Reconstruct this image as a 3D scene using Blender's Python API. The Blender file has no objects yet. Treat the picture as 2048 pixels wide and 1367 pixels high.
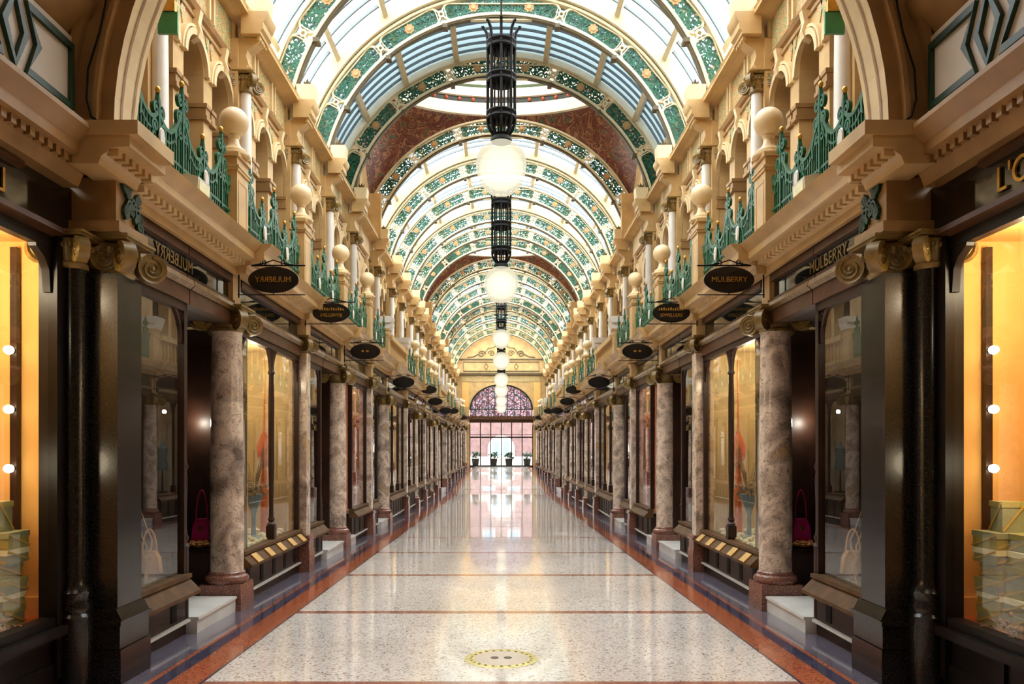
import bpy, bmesh, math, random
from mathutils import Vector, Matrix
PI = math.pi
sin, cos, rad = math.sin, math.cos, math.radians
RND = random.Random(11)
SC = bpy.context.scene
COL = SC.collection

# ------------------------------------------------------------------ camera, sky, lights, exposure
F = 1600.0; AX = 1002.5; HY = 900.0; CZ = 1.6
cd = bpy.data.cameras.new('camera'); cam = bpy.data.objects.new('camera', cd); COL.objects.link(cam)
cam.location = (0, 0, CZ); cam.rotation_euler = (PI/2, 0, 0)
cd.sensor_width = 36; cd.lens = F/2048*36
cd.shift_x = (1024-AX)/2048; cd.shift_y = (HY-683.5)/2048
cd.clip_start = 0.05; cd.clip_end = 400
SC.camera = cam
W = bpy.data.worlds.new('overcast_sky'); SC.world = W; W.use_nodes = True
bg = W.node_tree.nodes['Background']; bg.inputs[0].default_value = (0.93, 0.97, 1.0, 1); bg.inputs[1].default_value = 7.6
SC.view_settings.view_transform = 'Standard'; SC.view_settings.look = 'None'
SC.view_settings.gamma = 1; SC.view_settings.use_curve_mapping = False
SC.view_settings.exposure = 0.32
SC.cycles.use_denoising = True
SC.cycles.max_bounces = 7; SC.cycles.diffuse_bounces = 4; SC.cycles.glossy_bounces = 4
SC.cycles.transmission_bounces = 4; SC.cycles.transparent_max_bounces = 14
SC.cycles.sample_clamp_indirect = 6; SC.cycles.caustics_reflective = False; SC.cycles.caustics_refractive = False

def point_light(name, loc, power, col=(1, .8, .55), size=.06):
    l = bpy.data.lights.new(name, 'POINT'); l.energy = power; l.color = col; l.shadow_soft_size = size
    o = bpy.data.objects.new(name, l); COL.objects.link(o); o.location = loc; return o

# ------------------------------------------------------------------ plan
def FZ(y):
    P = [(-6, .17), (36, -.357), (38, -.30), (40, -.20), (45, -.07), (55, .1), (62, .38), (200, .38)]
    for (a, za), (b, zb) in zip(P, P[1:]):
        if y <= b: return za + (zb-za)*(y-a)/(b-a)
    return P[-1][1]
COLS = [8.2, 10.95, 13.65, 16.35, 18.95, 22.5, 25.5, 28.0, 31.0, 33.2, 34.9, 38.8, 41.6, 44.8, 48.0, 50.8, 54.2, 57.6, 60.8]
DOMES = [(18.95, 22.5), (34.9, 38.8), (48.0, 50.8)]
END = 61.2
ORD = ['nearest', 'second', 'third', 'fourth', 'fifth', 'sixth', 'seventh', 'eighth', 'ninth', 'tenth', 'eleventh', 'twelfth',
       'thirteenth', 'fourteenth', 'fifteenth', 'sixteenth', 'seventeenth', 'eighteenth', 'nineteenth', 'twentieth',
       'twenty-first', 'twenty-second', 'twenty-third', 'twenty-fourth', 'twenty-fifth', 'twenty-sixth', 'twenty-seventh', 'twenty-eighth', 'twenty-ninth', 'thirtieth']

# ------------------------------------------------------------------ materials
def L1(c): c /= 255.0; return c/12.92 if c <= .04045 else ((c+.055)/1.055)**2.4
def C(r, g, b): return (L1(r), L1(g), L1(b), 1)
def newmat(name):
    m = bpy.data.materials.new(name); m.use_nodes = True
    nt = m.node_tree; return m, nt, nt.nodes['Principled BSDF']
def nd(nt, t, **kw):
    n = nt.nodes.new(t)
    for k, v in kw.items(): setattr(n, k, v)
    return n
def ramp(nt, stops, interp='LINEAR'):
    n = nt.nodes.new('ShaderNodeValToRGB'); cr = n.color_ramp; cr.interpolation = interp
    while len(cr.elements) < len(stops): cr.elements.new(.5)
    for e, (p, c) in zip(cr.elements, stops): e.position = p; e.color = c
    return n
def pm(name, col, rough=.5, metal=0, var=.12, scale=6, spec=.5, coat=0, bump=0, bscale=30):
    m, nt, b = newmat(name)
    b.inputs['Roughness'].default_value = rough; b.inputs['Metallic'].default_value = metal
    b.inputs['Specular IOR Level'].default_value = spec; b.inputs['Coat Weight'].default_value = coat
    tc = nd(nt, 'ShaderNodeTexCoord'); n = nd(nt, 'ShaderNodeTexNoise'); n.inputs['Scale'].default_value = scale; n.inputs['Detail'].default_value = 3
    nt.links.new(tc.outputs['Object'], n.inputs['Vector'])
    lo = tuple(c*(1-var) for c in col[:3])+(1,); hi = tuple(min(1, c*(1+var)) for c in col[:3])+(1,)
    r = ramp(nt, [(.3, lo), (.7, hi)]); nt.links.new(n.outputs['Fac'], r.inputs['Fac']); nt.links.new(r.outputs['Color'], b.inputs['Base Color'])
    if bump:
        n2 = nd(nt, 'ShaderNodeTexNoise'); n2.inputs['Scale'].default_value = bscale; nt.links.new(tc.outputs['Object'], n2.inputs['Vector'])
        bp = nd(nt, 'ShaderNodeBump'); bp.inputs['Strength'].default_value = bump; nt.links.new(n2.outputs['Fac'], bp.inputs['Height']); nt.links.new(bp.outputs['Normal'], b.inputs['Normal'])
    return m
def emat(name, col, s):
    m, nt, b = newmat(name); b.inputs['Base Color'].default_value = (.8, .8, .75, 1)
    b.inputs['Emission Color'].default_value = col; b.inputs['Emission Strength'].default_value = s; return m
def speckle(name, stops, scale, rough, coat=0, big=None):
    m, nt, b = newmat(name); tc = nd(nt, 'ShaderNodeTexCoord'); v = nd(nt, 'ShaderNodeTexVoronoi'); v.inputs['Scale'].default_value = scale
    nt.links.new(tc.outputs['Object'], v.inputs['Vector'])
    sep = nd(nt, 'ShaderNodeSeparateColor'); nt.links.new(v.outputs['Color'], sep.inputs['Color'])
    r = ramp(nt, stops, 'CONSTANT'); nt.links.new(sep.outputs['Red'], r.inputs['Fac'])
    out = r.outputs['Color']
    if big:
        n = nd(nt, 'ShaderNodeTexNoise'); n.inputs['Scale'].default_value = big; nt.links.new(tc.outputs['Object'], n.inputs['Vector'])
        r2 = ramp(nt, [(.3, (.82, .8, .78, 1)), (.7, (1, 1, 1, 1))]); nt.links.new(n.outputs['Fac'], r2.inputs['Fac'])
        mx = nd(nt, 'ShaderNodeMixRGB', blend_type='MULTIPLY'); mx.inputs['Fac'].default_value = 1
        nt.links.new(out, mx.inputs[1]); nt.links.new(r2.outputs['Color'], mx.inputs[2]); out = mx.outputs['Color']
    nt.links.new(out, b.inputs['Base Color']); b.inputs['Roughness'].default_value = rough; b.inputs['Coat Weight'].default_value = coat; b.inputs['Coat Roughness'].default_value = .04
    return m
def marble(name, a, bcol, vein, ochre, scale=3.0):
    m, nt, b = newmat(name); tc = nd(nt, 'ShaderNodeTexCoord')
    oi = nd(nt, 'ShaderNodeObjectInfo'); ad = nd(nt, 'ShaderNodeVectorMath', operation='ADD')
    mu = nd(nt, 'ShaderNodeMath', operation='MULTIPLY'); mu.inputs[1].default_value = 37; nt.links.new(oi.outputs['Random'], mu.inputs[0])
    nt.links.new(tc.outputs['Object'], ad.inputs[0]); nt.links.new(mu.outputs[0], ad.inputs[1])
    n = nd(nt, 'ShaderNodeTexNoise'); n.inputs['Scale'].default_value = scale; n.inputs['Detail'].default_value = 5; n.inputs['Distortion'].default_value = .4
    nt.links.new(ad.outputs[0], n.inputs['Vector'])
    r = ramp(nt, [(.28, vein), (.40, bcol), (.52, a), (.62, bcol), (.72, ochre)]); nt.links.new(n.outputs['Fac'], r.inputs['Fac'])
    v = nd(nt, 'ShaderNodeTexNoise'); v.inputs['Scale'].default_value = scale*2.2; v.inputs['Detail'].default_value = 7; v.inputs['Distortion'].default_value = 2.2
    nt.links.new(ad.outputs[0], v.inputs['Vector'])
    r2 = ramp(nt, [(.0, (1, 1, 1, 1)), (.475, (1, 1, 1, 1)), (.50, (.22, .2, .19, 1)), (.525, (1, 1, 1, 1))]); nt.links.new(v.outputs['Fac'], r2.inputs['Fac'])
    mx = nd(nt, 'ShaderNodeMixRGB', blend_type='MULTIPLY'); mx.inputs['Fac'].default_value = .8
    nt.links.new(r.outputs['Color'], mx.inputs[1]); nt.links.new(r2.outputs['Color'], mx.inputs[2]); nt.links.new(mx.outputs['Color'], b.inputs['Base Color'])
    b.inputs['Roughness'].default_value = .16; return m
def glassmat(name, tint=(1, 1, 1, 1), refl=1.0, haze=0):
    m, nt, b = newmat(name); nt.nodes.remove(b); out = nt.nodes['Material Output']
    tr = nd(nt, 'ShaderNodeBsdfTransparent'); tr.inputs[0].default_value = tint
    gl = nd(nt, 'ShaderNodeBsdfGlossy'); gl.inputs['Roughness'].default_value = .0
    fr = nd(nt, 'ShaderNodeFresnel'); ge = nd(nt, 'ShaderNodeNewGeometry'); io = nd(nt, 'ShaderNodeMapRange'); io.inputs['To Min'].default_value = 1.6; io.inputs['To Max'].default_value = .625
    nt.links.new(ge.outputs['Backfacing'], io.inputs['Value']); nt.links.new(io.outputs[0], fr.inputs['IOR'])
    mu = nd(nt, 'ShaderNodeMath', operation='MULTIPLY'); mu.inputs[1].default_value = refl; nt.links.new(fr.outputs[0], mu.inputs[0])
    mx = nd(nt, 'ShaderNodeMixShader'); nt.links.new(mu.outputs[0], mx.inputs[0]); nt.links.new(tr.outputs[0], mx.inputs[1]); nt.links.new(gl.outputs[0], mx.inputs[2])
    last = mx.outputs[0]
    if haze:
        tl = nd(nt, 'ShaderNodeBsdfTranslucent'); tl.inputs[0].default_value = tint
        m2 = nd(nt, 'ShaderNodeMixShader'); m2.inputs[0].default_value = haze; nt.links.new(last, m2.inputs[1]); nt.links.new(tl.outputs[0], m2.inputs[2]); last = m2.outputs[0]
    nt.links.new(last, out.inputs['Surface']); return m
def mosaic(name, cols, scale, ground=None, rough=.35):
    m, nt, b = newmat(name); tc = nd(nt, 'ShaderNodeTexCoord')
    n = nd(nt, 'ShaderNodeTexNoise'); n.inputs['Scale'].default_value = scale; n.inputs['Detail'].default_value = 2; n.inputs['Distortion'].default_value = 2.5
    nt.links.new(tc.outputs['Object'], n.inputs['Vector'])
    k = len(cols); r = ramp(nt, [(.3+.4*i/k, c) for i, c in enumerate(cols)], 'CONSTANT'); nt.links.new(n.outputs['Fac'], r.inputs['Fac'])
    nt.links.new(r.outputs['Color'], b.inputs['Base Color']); b.inputs['Roughness'].default_value = rough; return m

M = {}
M['stone'] = pm('tan_faience', C(198, 162, 108), .38, var=.16, scale=3)
M['stone_dk'] = pm('brown_faience', C(158, 120, 74), .4, var=.18, scale=4)
M['stone_lt'] = pm('cream_faience', C(224, 198, 152), .33, var=.1, scale=5)
M['cream'] = pm('cream_paint', C(208, 194, 158), .45, var=.05)
M['white'] = pm('white_faience', C(216, 208, 196), .35, var=.05)
M['gold'] = pm('gilt_stone', C(132, 106, 56), .36, metal=.1, var=.35, scale=14)
M['gilt'] = pm('gilt_brass', C(206, 158, 74), .3, metal=.8, var=.15, scale=20)
M['wood'] = pm('dark_mahogany', C(48, 27, 17), .42, var=.4, scale=5, spec=.35)
M['bronze'] = pm('bronze_moulding', C(128, 98, 54), .4, metal=.3, var=.35, scale=12)
M['ledge'] = pm('worn_oak_ledge', C(92, 66, 40), .6, var=.3, scale=7, spec=.2)
M['ebony'] = pm('ebonised_wood', C(20, 14, 11), .4, var=.3, spec=.3)
M['woodmid'] = pm('brown_oak', C(84, 54, 34), .4, var=.3, scale=6, spec=.35)
M['granite_dk'] = speckle('black_granite', [(0, C(20, 19, 18)), (.6, C(29, 27, 25)), (.85, C(42, 39, 34)), (.97, C(66, 60, 50))], 300, .22, coat=.1)
M['granite_rd'] = speckle('red_granite', [(0, C(120, 78, 64)), (.4, C(148, 100, 84)), (.75, C(94, 66, 58)), (.92, C(176, 136, 118))], 140, .18)
M['marble'] = marble('mottled_marble', C(226, 204, 182), C(174, 154, 138), C(112, 100, 92), C(196, 164, 120), 2.8)
M['iron_gr'] = pm('green_iron_paint', C(14, 88, 58), .32, var=.45, scale=18)
M['fili'] = pm('green_scroll_paint', C(24, 86, 60), .45, var=.5, scale=9)
M['rose'] = pm('buff_rosette_paint', C(176, 138, 88), .5, var=.12)
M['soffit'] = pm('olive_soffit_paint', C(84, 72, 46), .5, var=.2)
M['black'] = pm('black_iron', C(14, 13, 12), .6, var=.2, spec=.2)
M['signblk'] = pm('black_sign_enamel', C(14, 14, 16), .25, var=.2)
M['globe'] = None
M['globe_in'] = None
M['bulb'] = emat('lit_bulb', (1, .86, .6, 1), 14)
M['glass'] = glassmat('shop_glass', (.93, .95, .92, 1), 1.9)
M['roofglass'] = glassmat('roof_glass', (.92, .95, .96, 1), .12, .12)
M['roofblue'] = glassmat('blue_roof_glass', (.085, .112, .12, 1), .05, .94)
M['purlin'] = pm('buff_purlin_paint', C(190, 172, 136), .5, var=.1)
M['barlead'] = pm('grey_glazing_bar', C(108, 118, 124), .5, var=.05)
M['fascia'] = pm('black_fascia_glass', C(20, 22, 20), .05, var=.2, spec=.8)
M['terr'] = speckle('terrazzo', [(0, C(240, 233, 226)), (.34, C(226, 218, 210)), (.58, C(248, 243, 238)), (.80, C(198, 187, 176)), (.90, C(232, 214, 196)), (.96, C(146, 130, 120))], 70, .11, coat=.55, big=.7)
M['terr_rd'] = speckle('red_terrazzo', [(0, C(178, 98, 66)), (.5, C(192, 112, 78)), (.8, C(156, 84, 58))], 80, .12, coat=.5)
M['terr_ln'] = speckle('maroon_terrazzo', [(0, C(150, 98, 84)), (.5, C(168, 116, 98))], 80, .14, coat=.4)
M['terr_bl'] = speckle('slate_terrazzo', [(0, C(98, 94, 108)), (.5, C(116, 110, 122)), (.85, C(80, 78, 96))], 80, .12, coat=.5)
M['terr_nv'] = speckle('navy_terrazzo', [(0, C(62, 62, 84)), (.5, C(78, 76, 98))], 80, .12, coat=.5)
M['marble_w'] = pm('white_marble', C(226, 224, 216), .25, var=.08, scale=4)
M['mosaic'] = mosaic('green_orange_mosaic', [C(40, 128, 76), C(218, 196, 150), C(58, 150, 92), C(222, 132, 72), C(226, 206, 158), C(196, 92, 50)], 13)
M['pend'] = mosaic('red_brown_mosaic', [C(92, 46, 34), C(122, 66, 46), C(84, 42, 34), C(150, 104, 70), C(100, 52, 38), C(72, 98, 76)], 2.2)
M['drum'] = pm('drum_plaster', C(236, 228, 210), .6, var=.05)
M['drum_gr'] = pm('drum_green', C(70, 88, 48), .6, var=.2)
M['drum_dk'] = pm('drum_dark_band', C(44, 50, 36), .6, var=.2)
M['red'] = pm('terracotta_dot', C(206, 96, 60), .5)
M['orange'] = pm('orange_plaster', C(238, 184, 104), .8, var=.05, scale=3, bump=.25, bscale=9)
M['orange_fl'] = pm('orange_floor', C(222, 130, 70), .6, var=.15)
M['kraft'] = pm('sage_card', C(166, 156, 84), .6, var=.2, scale=3)
M['kraft2'] = pm('grey_green_card', C(150, 152, 112), .6, var=.2, scale=3)
M['ribbon'] = pm('ochre_ribbon', C(190, 158, 70), .5)
M['paper'] = pm('cream_paper', C(242, 236, 190), .6)
M['dried'] = pm('dried_flowers', C(150, 128, 96), .8, var=.5, scale=40)
M['in_gold'] = pm('cream_gold_panelling', C(216, 192, 142), .55, var=.16, scale=2.2)
M['in_dark'] = pm('dark_shop_panelling', C(54, 40, 30), .5, var=.4, scale=2)
M['in_pale'] = pm('pale_shop_lining', C(196, 178, 156), .6, var=.25, scale=1.6)
M['in_pink'] = pm('coral_shop_lining', C(226, 140, 106), .6, var=.2, scale=1.6)
M['in_stone'] = pm('grey_pebble_floor', C(140, 128, 106), .7, var=.5, scale=30)
M['pink'] = pm('pink_leather', C(214, 36, 120), .35, var=.15)
M['tanlea'] = pm('tan_leather', C(226, 176, 120), .45, var=.1)
M['twig'] = pm('peeled_twig', C(206, 168, 116), .6)
M['amber'] = pm('amber_pebbles', C(226, 150, 70), .4, var=.4, scale=30)
M['orsilk'] = pm('orange_silk', C(206, 104, 44), .4, var=.3, scale=5)
M['magenta'] = pm('magenta_cloth', C(214, 50, 84), .6, var=.2)
M['panel'] = pm('ivory_panel', C(206, 192, 172), .5, var=.04)
M['dkgreen'] = pm('dark_green_glaze', C(20, 52, 32), .4, var=.3, scale=3)
M['greenbox'] = pm('green_sign_enamel', C(64, 140, 92), .35)
M['brass'] = pm('inlaid_brass', C(222, 206, 128), .2, metal=.4, var=.3, scale=30)
M['stain'] = None
M['brick'] = pm('pink_brick', C(120, 92, 90), .8, var=.2, scale=2)
M['pave'] = pm('pale_paving', C(150, 150, 156), .8, var=.05)
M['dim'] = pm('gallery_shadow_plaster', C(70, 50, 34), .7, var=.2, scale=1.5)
M['bluegrey'] = pm('blue_grey_paint', C(120, 150, 170), .5)
def stainmat():
    m, nt, b = newmat('stained_glass'); nt.nodes.remove(b); out = nt.nodes['Material Output']
    tc = nd(nt, 'ShaderNodeTexCoord'); v = nd(nt, 'ShaderNodeTexVoronoi'); v.inputs['Scale'].default_value = 11; nt.links.new(tc.outputs['Object'], v.inputs['Vector'])
    sep = nd(nt, 'ShaderNodeSeparateColor'); nt.links.new(v.outputs['Color'], sep.inputs['Color'])
    r = ramp(nt, [(0, C(92, 62, 66)), (.3, C(134, 104, 108)), (.5, C(58, 40, 44)), (.65, C(150, 130, 132)), (.85, C(76, 84, 92))], 'CONSTANT'); nt.links.new(sep.outputs['Red'], r.inputs['Fac'])
    t = nd(nt, 'ShaderNodeBsdfTransparent'); tl = nd(nt, 'ShaderNodeBsdfTranslucent'); nt.links.new(r.outputs['Color'], t.inputs[0]); nt.links.new(r.outputs['Color'], tl.inputs[0])
    mx = nd(nt, 'ShaderNodeMixShader'); mx.inputs[0].default_value = .7; nt.links.new(t.outputs[0], mx.inputs[1]); nt.links.new(tl.outputs[0], mx.inputs[2]); nt.links.new(mx.outputs[0], out.inputs['Surface'])
    return m
M['stain'] = stainmat()
def globemat():
    m, nt, b = newmat('lit_cut_glass'); nt.nodes.remove(b); out = nt.nodes['Material Output']
    e = nd(nt, 'ShaderNodeEmission'); e.inputs[0].default_value = (1, .93, .72, 1); e.inputs[1].default_value = .72
    t = nd(nt, 'ShaderNodeBsdfTransparent'); t.inputs[0].default_value = (.95, .92, .8, 1); mx = nd(nt, 'ShaderNodeMixShader'); mx.inputs[0].default_value = .68
    nt.links.new(t.outputs[0], mx.inputs[1]); nt.links.new(e.outputs[0], mx.inputs[2]); nt.links.new(mx.outputs[0], out.inputs['Surface']); return m
M['globe'] = globemat()
def glowmat():
    m, nt, b = newmat('lamp_glow'); nt.nodes.remove(b); e = nd(nt, 'ShaderNodeEmission'); e.inputs[0].default_value = (1, .95, .78, 1); e.inputs[1].default_value = 2.4
    nt.links.new(e.outputs[0], nt.nodes['Material Output'].inputs['Volume']); return m
M['globe_in'] = glowmat()

# ------------------------------------------------------------------ mesh builder
class MB:
    def __init__(s): s.v = []; s.f = []; s.mi = []; s.slot = 0
    def add(s, vs, fs):
        n = len(s.v); s.v += [tuple(p) for p in vs]; s.f += [tuple(i+n for i in f) for f in fs]; s.mi += [s.slot]*len(fs); return s
    def box(s, x0, x1, y0, y1, z0, z1):
        return s.add([(x0, y0, z0), (x1, y0, z0), (x1, y1, z0), (x0, y1, z0), (x0, y0, z1), (x1, y0, z1), (x1, y1, z1), (x0, y1, z1)],
                     [(0, 3, 2, 1), (4, 5, 6, 7), (0, 1, 5, 4), (1, 2, 6, 5), (2, 3, 7, 6), (3, 0, 4, 7)])
    def pane(s, ax, c, a0, a1, z0, z1):
        if ax == 'x': return s.add([(c, a0, z0), (c, a0, z1), (c, a1, z1), (c, a1, z0)], [(0, 1, 2, 3)])
        return s.add([(a0, c, z0), (a1, c, z0), (a1, c, z1), (a0, c, z1)], [(0, 1, 2, 3)])
    def prism(s, poly, a0, a1, ax='y'):
        n = len(poly)
        mp = {'y': lambda p, a: (p[0], a, p[1]), 'x': lambda p, a: (a, p[0], p[1]), 'z': lambda p, a: (p[0], p[1], a)}[ax]
        vs = [mp(p, a0) for p in poly]+[mp(p, a1) for p in poly]
        fs = [(i, (i+1) % n, (i+1) % n+n, i+n) for i in range(n)]+[tuple(range(n-1, -1, -1)), tuple(range(n, 2*n))]
        return s.add(vs, fs)
    def lathe(s, prof, cx=0, cy=0, cz=0, n=20, axis='z', sx=1, sy=1):
        vs = []
        for r, z in prof:
            for k in range(n):
                a = 2*PI*k/n; p = (r*cos(a)*sx, r*sin(a)*sy, z)
                if axis == 'y': p = (p[0], p[2], p[1])
                elif axis == 'x': p = (p[2], p[0], p[1])
                vs.append((cx+p[0], cy+p[1], cz+p[2]))
        m = len(prof); fs = []
        for i in range(m-1):
            for k in range(n): fs.append((i*n+k, i*n+(k+1) % n, (i+1)*n+(k+1) % n, (i+1)*n+k))
        fs.append(tuple(range(n-1, -1, -1))); fs.append(tuple((m-1)*n+k for k in range(n)))
        return s.add(vs, fs)
    def sphere(s, c, r, n=20, m=12, sz=1):
        return s.lathe([(max(1e-4, r*sin(PI*i/m)), -r*sz*cos(PI*i/m)) for i in range(m+1)], c[0], c[1], c[2], n)
    def tube(s, pts, r, n=6, closed=False):
        P = [Vector(p) for p in pts]; N = len(P); vs = []; up = None
        for i in range(N):
            a = P[i-1] if (i > 0 or closed) else P[i]; b = P[(i+1) % N] if (i < N-1 or closed) else P[i]
            t = (b-a).normalized()
            if up is None: up = Vector((0, 0, 1)) if abs(t.z) < .9 else Vector((1, 0, 0))
            u = (up-t*up.dot(t))
            if u.length < 1e-5: u = t.orthogonal()
            u.normalize(); w = t.cross(u); up = u
            rr = r[i] if isinstance(r, (list, tuple)) else r
            for k in range(n): vs.append(P[i]+(u*cos(2*PI*k/n)+w*sin(2*PI*k/n))*rr)
        fs = []
        for i in range(N if closed else N-1):
            j = (i+1) % N
            for k in range(n): fs.append((i*n+k, i*n+(k+1) % n, j*n+(k+1) % n, j*n+k))
        if not closed: fs += [tuple(range(n-1, -1, -1)), tuple((N-1)*n+k for k in range(n))]
        return s.add(vs, fs)
    def strip(s, path, w, th, mp, closed=False):
        # flat bar of width w and thickness th following a 2-D path, mapped to 3-D by mp(s, t, depth)
        N = len(path); vs = []
        for i in range(N):
            a = path[i-1] if (i > 0 or closed) else path[i]; b = path[(i+1) % N] if (i < N-1 or closed) else path[i]
            dx, dy = b[0]-a[0], b[1]-a[1]; l = math.hypot(dx, dy) or 1; nx, ny = -dy/l, dx/l
            ww = (w[i] if isinstance(w, list) else w)/2; x, y = path[i]
            for sg, dd in ((1, -1), (1, 1), (-1, 1), (-1, -1)): vs.append(mp(x+nx*ww*sg, y+ny*ww*sg, dd*th/2))
        fs = []
        for i in range(N if closed else N-1):
            j = (i+1) % N
            for k in range(4): fs.append((i*4+k, i*4+(k+1) % 4, j*4+(k+1) % 4, j*4+k))
        if not closed: fs += [(3, 2, 1, 0), tuple((N-1)*4+k for k in range(4))]
        return s.add(vs, fs)
    def plate(s, poly, th, mp):
        n = len(poly); vs = [mp(x, y, -th/2) for x, y in poly]+[mp(x, y, th/2) for x, y in poly]
        return s.add(vs, [tuple(range(n-1, -1, -1)), tuple(range(n, 2*n))]+[(i, (i+1) % n, (i+1) % n+n, i+n) for i in range(n)])
    def grid(s, P):
        r, c = len(P), len(P[0]); return s.add([p for row in P for p in row], [(i*c+j, i*c+j+1, (i+1)*c+j+1, (i+1)*c+j) for i in range(r-1) for j in range(c-1)])
    def mesh(s, name, mats, smooth=35):
        me = bpy.data.meshes.new(name); me.from_pydata(s.v, [], s.f)
        for m in (mats if isinstance(mats, (list, tuple)) else [mats]): me.materials.append(M[m])
        me.polygons.foreach_set('material_index', s.mi)
        bm = bmesh.new(); bm.from_mesh(me); bmesh.ops.recalc_face_normals(bm, faces=bm.faces); bm.to_mesh(me); bm.free()
        if smooth:
            me.polygons.foreach_set('use_smooth', [True]*len(me.polygons)); me.set_sharp_from_angle(angle=rad(smooth))
        me.update(); return me
    def build(s, name, mats, parent=None, loc=None, smooth=35):
        o = bpy.data.objects.new(name, s.mesh(name, mats, smooth)); COL.objects.link(o)
        if parent is not None: o.parent = parent
        if loc: o.location = loc
        return o
def tag(o, label, cat, group=None):
    o['label'] = label; o['category'] = cat
    if group: o['group'] = group
    return o
def thing(name, label, cat, loc=(0, 0, 0), group=None):
    o = bpy.data.objects.new(name, None); o.empty_display_size = .1; COL.objects.link(o); o.location = loc
    return tag(o, label, cat, group)
def part(name, me, parent, loc=None):
    o = bpy.data.objects.new(name, me); COL.objects.link(o); o.parent = parent
    if loc: o.location = loc
    return o
def struct(o): o['kind'] = 'structure'; return o
def dup(o, parent=None):
    c = o.copy(); COL.objects.link(c)
    if parent is not None: c.parent = parent
    for ch in list(o.children): dup(ch, c)
    return c
def mirror(o, label=None):
    c = dup(o); c.location.x *= -1; c.scale.x *= -1
    if label: c['label'] = label
    return c
def both(o, label):
    o['label'] = label % 'right' ; return mirror(o, label % 'left')
def mirror_struct(o, name):
    c = mirror(o); c.name = name; return c
def text_mesh(txt, size, depth, mat, spacing=1.0):
    cu = bpy.data.curves.new('lettering', 'FONT'); cu.body = txt; cu.size = size; cu.extrude = depth; cu.align_x = 'CENTER'; cu.align_y = 'CENTER'; cu.space_character = spacing
    o = bpy.data.objects.new('tmp', cu); COL.objects.link(o); dg = bpy.context.evaluated_depsgraph_get(); dg.update()
    me = bpy.data.meshes.new_from_object(o.evaluated_get(dg)); bpy.data.objects.remove(o); bpy.data.curves.remove(cu)
    me.materials.clear(); me.materials.append(M[mat]); return me
def spiral(cx, cy, r, turns, a0, d=1, n=18, r1=.18):
    return [(cx+r*(1-(1-r1)*i/n)*cos(a0+d*2*PI*turns*i/n), cy+r*(1-(1-r1)*i/n)*sin(a0+d*2*PI*turns*i/n)) for i in range(n+1)]

# ================================================================== FLOOR
def floor():
    mats = ['terr', 'terr_ln', 'terr_nv', 'terr_rd', 'terr_bl']
    xs = [(0, 2.02, 0), (2.02, 2.04, 2), (2.04, 2.26, 3), (2.26, 2.37, 2), (2.37, 2.41, 3), (2.41, 5.2, 4)]
    ys = {-6.0, 0, 36.0, 38.0, 40.0, 45.0, 55.0, 62.0}
    lines = []
    y = 7.94-2.56*3
    while y < 33: lines.append((y-.07, y+.07)); y += 2.56
    lines += [(34.6, 34.9), (35.3, 35.45), (38.4, 38.7)]
    y = 41.4
    while y < 60: lines.append((y-.08, y+.08)); y += 3.2
    for a, b in lines: ys |= {a, b}
    ys = sorted(ys); mb = MB()
    for a, b in zip(ys, ys[1:]):
        inl = any(l0-1e-4 <= a and b <= l1+1e-4 for l0, l1 in lines)
        for x0, x1, sl in xs:
            for sg in (1, -1):
                mb.slot = 1 if (sl == 0 and inl) else sl
                mb.add([(sg*x0, a, FZ(a)), (sg*x1, a, FZ(a)), (sg*x1, b, FZ(b)), (sg*x0, b, FZ(b))], [(0, 1, 2, 3) if sg > 0 else (3, 2, 1, 0)])
    o = MB.build(mb, 'floor', [*mats], smooth=0); struct(o)
    # brass medallion let into the floor
    t = thing('floor_medallion', 'oval-looking round brass medallion set in the pale floor at the front', 'medallion', (0, 6.07, FZ(6.07)))
    MB().lathe([(.001, .0), (.278, .0), (.278, .004), (.25, .006), (.001, .006)], n=48).build('rim', 'brass', t)
    MB().lathe([(.001, .006), (.205, .006), (.2, .0085), (.001, .0085)], n=40).build('inner_disc', 'panel', t)
    mb = MB()
    for k in range(24):
        a = 2*PI*k/24; mb.box(-.006, .006, -.006, .006, 0, 0)
        mb.lathe([(.001, 0), (.011, 0), (.011, .003), (.001, .003)], .23*cos(a), .23*sin(a), .0055, 8)
    mb.lathe([(.001, 0), (.03, 0), (.03, .004), (.001, .004)], -.05, 0, .0085, 10); mb.lathe([(.001, 0), (.03, 0), (.03, .004), (.001, .004)], .05, 0, .0085, 10)
    mb.build('studs', 'soffit', t)
floor()

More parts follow.
